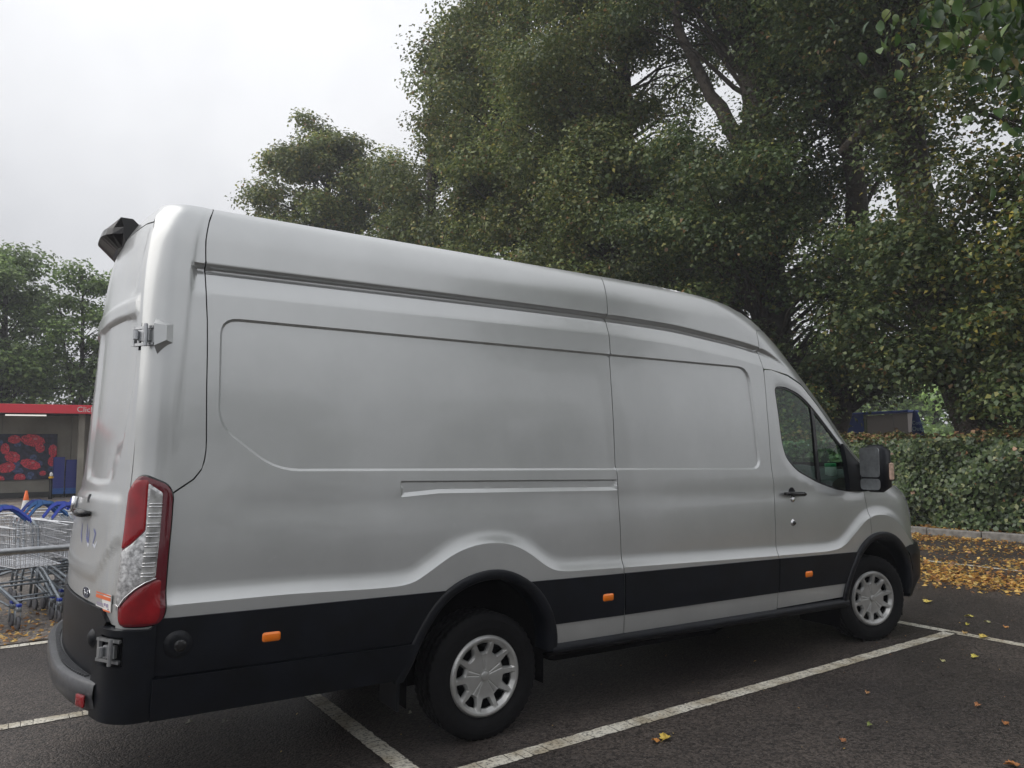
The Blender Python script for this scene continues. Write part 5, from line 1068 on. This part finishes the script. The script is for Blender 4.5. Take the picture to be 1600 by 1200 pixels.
for cx, cz, rx, rz_, a in ((2.55, 1.58, .42, .24, -.2), (2.80, 1.28, .16, .20, .3), (1.92, 1.62, .22, .17, 0), (1.62, 1.25, .15, .22, 0), (1.88, .92, .26, .22, -.4), (1.70, .50, .30, .20, .25), (2.50, .62, .36, .19, -.35), (3.26, 1.15, .16, .26, .1), (2.15, .10, .20, .16, 0), (1.5, .06, .15, .13, 0), (1.05, 1.4, .3, .2, .4), (.9, .8, .3, .2, 0), (.3, .4, .3, .2, .5), (.1, 1.3, .3, .22, 0), (-.8, 1., .3, .22, .3), (-1.7, .5, .3, .2, 0), (-2.4, 1.3, .3, .22, 0), (2.93, .25, .12, .10, 0), (3.22, .72, .13, .2, 0)):
    patch('printed_raspberry', cx, cz, rx, rz_, RASP, -.004, .05, a); patch('printed_highlight', cx+.08, cz+.06, rx*.18, rz_*.2, RLIGHT, -.006)
# crates, in two stacks on dollies
CR1 = mat('blue_crate', (.035, .05, .26), .45); CR2 = mat('bright_blue_crate', (.02, .11, .38), .45)
def crate_mesh(m):
    b = MB(); h = .108
    b.box(-.19, .19, -.28, .28, 0, .008); 
    for s in (-1, 1): b.box(min(s*.19, s*.18), max(s*.19, s*.18), -.28, .28, 0, h-.02); b.box(-.19, .19, min(s*.28, s*.27), max(s*.28, s*.27), 0, h-.02); b.box(min(s*.175, s*.20), max(s*.175, s*.20), -.30, .30, h-.022, h); b.box(-.175, .175, min(s*.265, s*.30), max(s*.265, s*.30), h-.022, h)
    for x in (-.15, -.075, 0, .075, .15): b.box(x-.006, x+.006, -.288, -.28, .01, h-.022)
    return b
cm1 = crate_mesh(0).obj('crate', CR1); cm2 = crate_mesh(0).obj('crate', CR2); first = [cm1, cm2]
for sx, nn_, nm in ((-1.05, 13, 'left'), (-.62, 12, 'right')):
    dl_ = MB().box(-.2, .2, -.3, .3, .10, .14, .01)
    for a in (-.15, .15):
        for c in (-.22, .22): dl_.lathe([(.001, -.012), (.05, -.012), (.05, .012), (.001, .012)], 10, 'y', (a, c, .05)); dl_.box(a-.015, a+.015, c-.015, c+.015, .05, .10)
    d = dl_.obj('dolly', BLACK, None, label='black wheeled dolly under the %s stack of blue crates' % nm, cat='dolly', group='dollies under the crates'); d.location = (sx, 30.6, 0)
    for i in range(nn_):
        br = i < 2; src = cm2 if br else cm1
        if src in first: o = src; first.remove(src)
        else: o = src.copy(); COL.objects.link(o)
        o.location = (sx+random.uniform(-.006, .006), 30.6, .142+i*.112); o.rotation_euler = (0, 0, random.uniform(-.02, .02))
        od = ['lowest', 'second', 'third', 'fourth', 'fifth', 'sixth', 'seventh', 'eighth', 'ninth', 'tenth', 'eleventh', 'twelfth', 'thirteenth'][i]
        pos = 'topmost' if i == nn_-1 else 'lowest' if i == 0 else od+' from the bottom'
        lab = '%s blue crate, %s of the %s stack beside the berry poster' % ('bright' if br else 'dark', pos, nm); g = 'crates of the %s stack' % nm
        setp(o, lab, 'crate', g)
# bollard
bl = empty('bollard', (-1.33, 29.3, 0), label='black bollard with a yellow band and white cap in front of the crates', cat='bollard')
MB().lathe([(.07, 0), (.07, .12), (.055, .14), (.055, .88), (.001, .88)], 16, 'z').obj('post', BLACK, bl, True)
MB().lathe([(.058, .78), (.09, .80), (.09, .84), (.058, .86)], 16, 'z').obj('band', mat('band_yellow', (.75, .42, .02), .4), bl, True); MB().lathe([(.055, .88), (.06, .92), (.05, .98), (.02, 1.02), (.001, 1.03)], 16, 'z').obj('cap', WHITE, bl, True)
# traffic cone
co_ = empty('traffic_cone', (-2.14, 18.6, 0), label='orange and white traffic cone standing behind the trolleys', cat='cone')
OC = mat('cone_orange', (.85, .16, .03), .5); WC = mat('cone_white', (.75, .76, .76), .35, noise=(8, .2))
MB().box(-.20, .20, -.20, .20, .004, .04, .01).obj('base', OC, co_); f = lambda z: .150-.125*(z-.04)/.70
for nm, a, c, m_ in (('cone_lower', .04, .27, OC), ('white_sleeve', .27, .50, WC), ('cone_tip', .50, .74, OC)): MB().lathe([(f(a), a), (f(c), c)]+([(.001, c)] if c > .7 else []), 20, 'z').obj(nm, m_, co_, True)
# ================================================================== trolleys
HB = mat('blue_handle', (.02, .05, .36), .35); HB2 = mat('navy_handle', (.015, .04, .22), .35); HB3 = mat('teal_handle', (.015, .09, .26), .35)
CHAS = mat('trolley_tube', (.27, .30, .33), .38, metal=.6, noise=(20, .2)); WHG = mat('castor_grey', (.10, .10, .11), .6)
def trolley(label, hm):
    t = empty('shopping_trolley', (0, 0, 0), label=label, cat='trolley', group='shopping trolleys parked behind the rail')
    b = MB(); zt, zb = .93, .56; x0, x1 = -.42, .44          # basket, narrowing to the front (+x)
    def W(x, z): return .19+.07*(x1-x)/(x1-x0)+(z-zb)*.10
    def X1(z): return x1+(z-zb)*.18
    for z in np.linspace(zb, zt, 6):
        rr = .0045 if z in (zb, zt) else .0026; p = [(x0, -W(x0, z), z), (X1(z), -W(x1, z), z), (X1(z), W(x1, z), z), (x0, W(x0, z), z)]; b.tube(p, rr+.001, 4, False)
    for x in np.linspace(x0, x1, 20):
        f_ = lambda z: x+(X1(z)-x1)*(x-x0)/(x1-x0)
        for s in (-1, 1): b.tube([(x, s*W(x, zb), zb), (f_(zt), s*W(x, zt), zt)], .0024, 4, False)
        b.tube([(x, -W(x, zb), zb), (x, W(x, zb), zb)], .0022, 4, False)
    for v in np.linspace(-1, 1, 11):
        b.tube([(x1, v*W(x1, zb), zb), (X1(zt), v*W(x1, zt), zt)], .0024, 4, False); b.tube([(x0, v*W(x0, zb), zb), (x1, v*W(x1, zb), zb)], .0022, 4, False); b.tube([(x0-.02, v*W(x0, zb), zb+.05), (x0, v*W(x0, zt), zt)], .0024, 4, False)
    for z in (zb+.12, zb+.24): b.tube([(x0, -W(x0, z), z), (x0, W(x0, z), z)], .003, 4, False)
    b.obj('basket', ZINC, t)
    b = MB()
    for s in (-1, 1):
        b.tube([(-.455, s*.205, .935), (-.42, s*.255, .86), (-.34, s*.255, .50), (-.30, s*.25, .46), (-.16, s*.245, .44), (.50, s*.17, .235)], .015, 8)
        b.tube([(-.33, s*.255, .47), (-.37, s*.26, .30), (-.40, s*.26, .14)], .014, 8); b.tube([(-.36, s*.255, .30), (.30, s*.19, .20)], .010, 6)
        b.box(.47, .53, s*.17-.018, s*.17+.018, .17, .215, .004)
        b.box(.475, .49, s*.17-.024, s*.17-.018, .05, .18); b.box(.475, .49, s*.17+.018, s*.17+.024, .05, .18)
    b.tube([(-.34, -.25, .46), (-.34, .25, .46)], .012, 8); b.tube([(.1, -.215, .36), (.1, .215, .36)], .011, 8); b.tube([(-.30, -.25, .55), (.40, -.19, .555)], .008, 6); b.tube([(-.30, .25, .55), (.40, .19, .555)], .008, 6); b.tube([(.42, -.18, .26), (.42, .18, .26)], .010, 6)
    b.obj('chassis', CHAS, t, True)
    for (x, y) in ((.478, -.17), (.478, .17), (-.42, -.26), (-.42, .26)): 
        c = MB().lathe([(.001, -.011), (.042, -.012), (.060, -.010), (.063, 0), (.060, .010), (.042, .012), (.001, .011)], 20, 'y', (x, y, .063)).obj('castor', WHG, t, True)
    for s in (-1, 1):
        b = MB(); b.box(.470, .530, s*.17-.019, s*.17+.019, .215, .245, .006); b.obj('corner_buffer', HB, t)
    b = MB(); pts = [(-.46, -.20, .93), (-.52, -.10, 1.035), (-.53, -.04, 1.07), (-.53, .04, 1.07), (-.52, .10, 1.035), (-.46, .20, .93)]
    n = 6
    for i in range(len(pts)-1):
        p, q = Vector(pts[i]), Vector(pts[i+1]); d = (q-p); u = Vector((.6, 0, -.8)); v = d.cross(u).normalized()
        V = [p+u*a+v*c for a, c in ((-.022, -.016), (.022, -.016), (.022, .016), (-.022, .016))]+[q+u*a+v*c for a, c in ((-.022, -.016), (.022, -.016), (.022, .016), (-.022, .016))]
        b.add(V, [(0, 1, 2, 3), (7, 6, 5, 4), (0, 4, 5, 1), (1, 5, 6, 2), (2, 6, 7, 3), (3, 7, 4, 0)])
    b.obj('handle', hm, t)
    return t
t0 = trolley('shopping trolley nearest the rail, its two front castors with blue caps beside the van', HB); t0.location = (-2.19, 4.27, .004); t0.rotation_euler = (0, 0, radians(-73))
def tcopy(src, x, y, a, lab, hm=None):
    c = copy_tree(src); c.location = (x, y, .004); c.rotation_euler = (0, 0, radians(a)); c['label'] = lab
    if hm:
        for ch in [q for q in bpy.data.objects if q.parent == c]:
            if ch.name.startswith('handle'): ch.data = ch.data.copy(); ch.data.materials[0] = hm
    return c
tcopy(t0, -2.24, 4.50, -73, 'trolley nested behind the nearest one, with a grey-green handle', HB3)
tcopy(t0, -2.80, 4.25, -75, 'trolley at the left edge of the frame beside the nearest one', HB2)
tcopy(t0, -1.83, 4.92, -73, 'trolley with teal handle, lowest of the three overlapping blue handles', HB3)
tcopy(t0, -1.88, 5.14, -73, 'trolley with dark teal handle, middle of the three overlapping handles', HB3)
tcopy(t0, -1.92, 5.38, -73, 'trolley with navy handle, highest of the three overlapping handles', HB2)
for i, (x, y, a, l) in enumerate(((-1.62, 4.45, -73, 'trolley close behind the rail, half hidden by the rear door of the van'), (-1.70, 4.68, -73, 'trolley nested into the one half hidden by the rear door'), (-1.0, 4.75, 178, 'trolley side-on behind the rail, its basket running behind the van'), (-2.2, 6.5, 178, 'trolley in the back row at the left, seen under the handles'), (-1.3, 6.6, 178, 'trolley in the back row right beside the van'), (-3.2, 6.3, 178, 'trolley of the back row cut by the left edge'), (-2.0, 5.9, 178, 'trolley side-on in the middle row, behind the three handles'))): tcopy(t0, x, y, a, l)
rl = empty('trolley_rail', (-2, 3.28, 0), label='galvanised tubular rail in front of the shopping trolleys', cat='rail')
MB().tube([(-7, 0, .775), (3.5, 0.05, .775)], .030, 14).obj('rail_tube', STEEL, rl, True)
for x in (-5.5, .9, 3.4): MB().tube([(x, .02, 0), (x, .02, .76)], .028, 12).obj('post', STEEL, rl, True)
# ================================================================== blue kiosk and banner beyond the hedge
BLU = mat('kiosk_blue', (.012, .045, .22), .5); TAUPE = mat('kiosk_panel', (.26, .23, .21), .6)
kio = empty('kiosk', (26.5, 12.8, 0), label='blue and taupe cabin beyond the hedge, seen under the branches', cat='cabin')
def kp(name, box, m): return cpart(name, box, m, .01, kio, (26.5, 12.8, 0))
kp('blue_panel', (26.0, 26.1, 13.10, 14.9, .2, 2.86), BLU); kp('taupe_panel', (26.02, 26.1, 11.9, 12.98, .2, 2.82), TAUPE); kp('taupe_panel', (26.0, 26.1, 11.3, 11.86, .2, 2.84), TAUPE); kp('roof', (25.95, 26.7, 11.25, 15.0, 2.87, 2.96), BLU); kp('corner_post', (25.98, 26.12, 12.985, 13.095, 0, 2.86), mat('kiosk_post', (.08, .10, .04), .6)); kp('side_wall', (26.1, 26.65, 11.3, 11.4, .2, 2.86), TAUPE); kp('side_wall', (26.1, 26.65, 14.8, 14.9, .2, 2.86), BLU)
ban = empty('feather_banner', (22, 8.75, 0), label='pointed blue feather banner with pale lettering above the hedge', cat='banner')
V = []; zz = np.linspace(1.0, 2.72, 14)
for z in zz: t = (z-1.0)/1.72; wR = .33*(1-max(0, (t-.35)/.65)**1.6); V += [(.02*sin(z*5), .17-.12*max(0, t-.5), z), (.02*sin(z*5+1), .17-.12*max(0, t-.5)-wR-.14, z)]
mk('banner_cloth', V, [(2*i, 2*i+1, 2*i+3, 2*i+2) for i in range(13)], BLU, ban, True).modifiers.new('thickness', 'SOLIDIFY').thickness = .004
MB().tube([(.03, .19, 0), (.03, .18, 1.8), (.03, .05, 2.75)], .012, 8).obj('pole', BLACK, ban, True)
PB = mat('banner_print', (.35, .52, .62), .5)
text('Cotte', .17, (-.035, .13, 2.28), (pi/2, 0, -pi/2), PB, ban, ext=.002); text('Outp', .19, (-.035, .14, 2.08), (pi/2, 0, -pi/2), PB, ban, ext=.002)
# ================================================================== behind the camera: the place goes on (mirrored in the paintwork)
for i, (x, y, s) in enumerate(((-16, -36, 50), (-4, -39, 51), (9, -37, 52), (22, -35, 53))):
    tree('broadleaf_tree', (x, y, 0), [((x, y, 6.2), (5.5, 4.5, 5.2))], [(x, y, 0, .35), (x, y, 9, .1)], 'dark', 5200, .42, ['broad tree far behind the camera, to the left', 'broad tree behind the camera, second from the left', 'broad tree behind the camera, third from the left', 'broad tree behind the camera, to the right'][i], nclump=46, seed=s, clr=1.35)
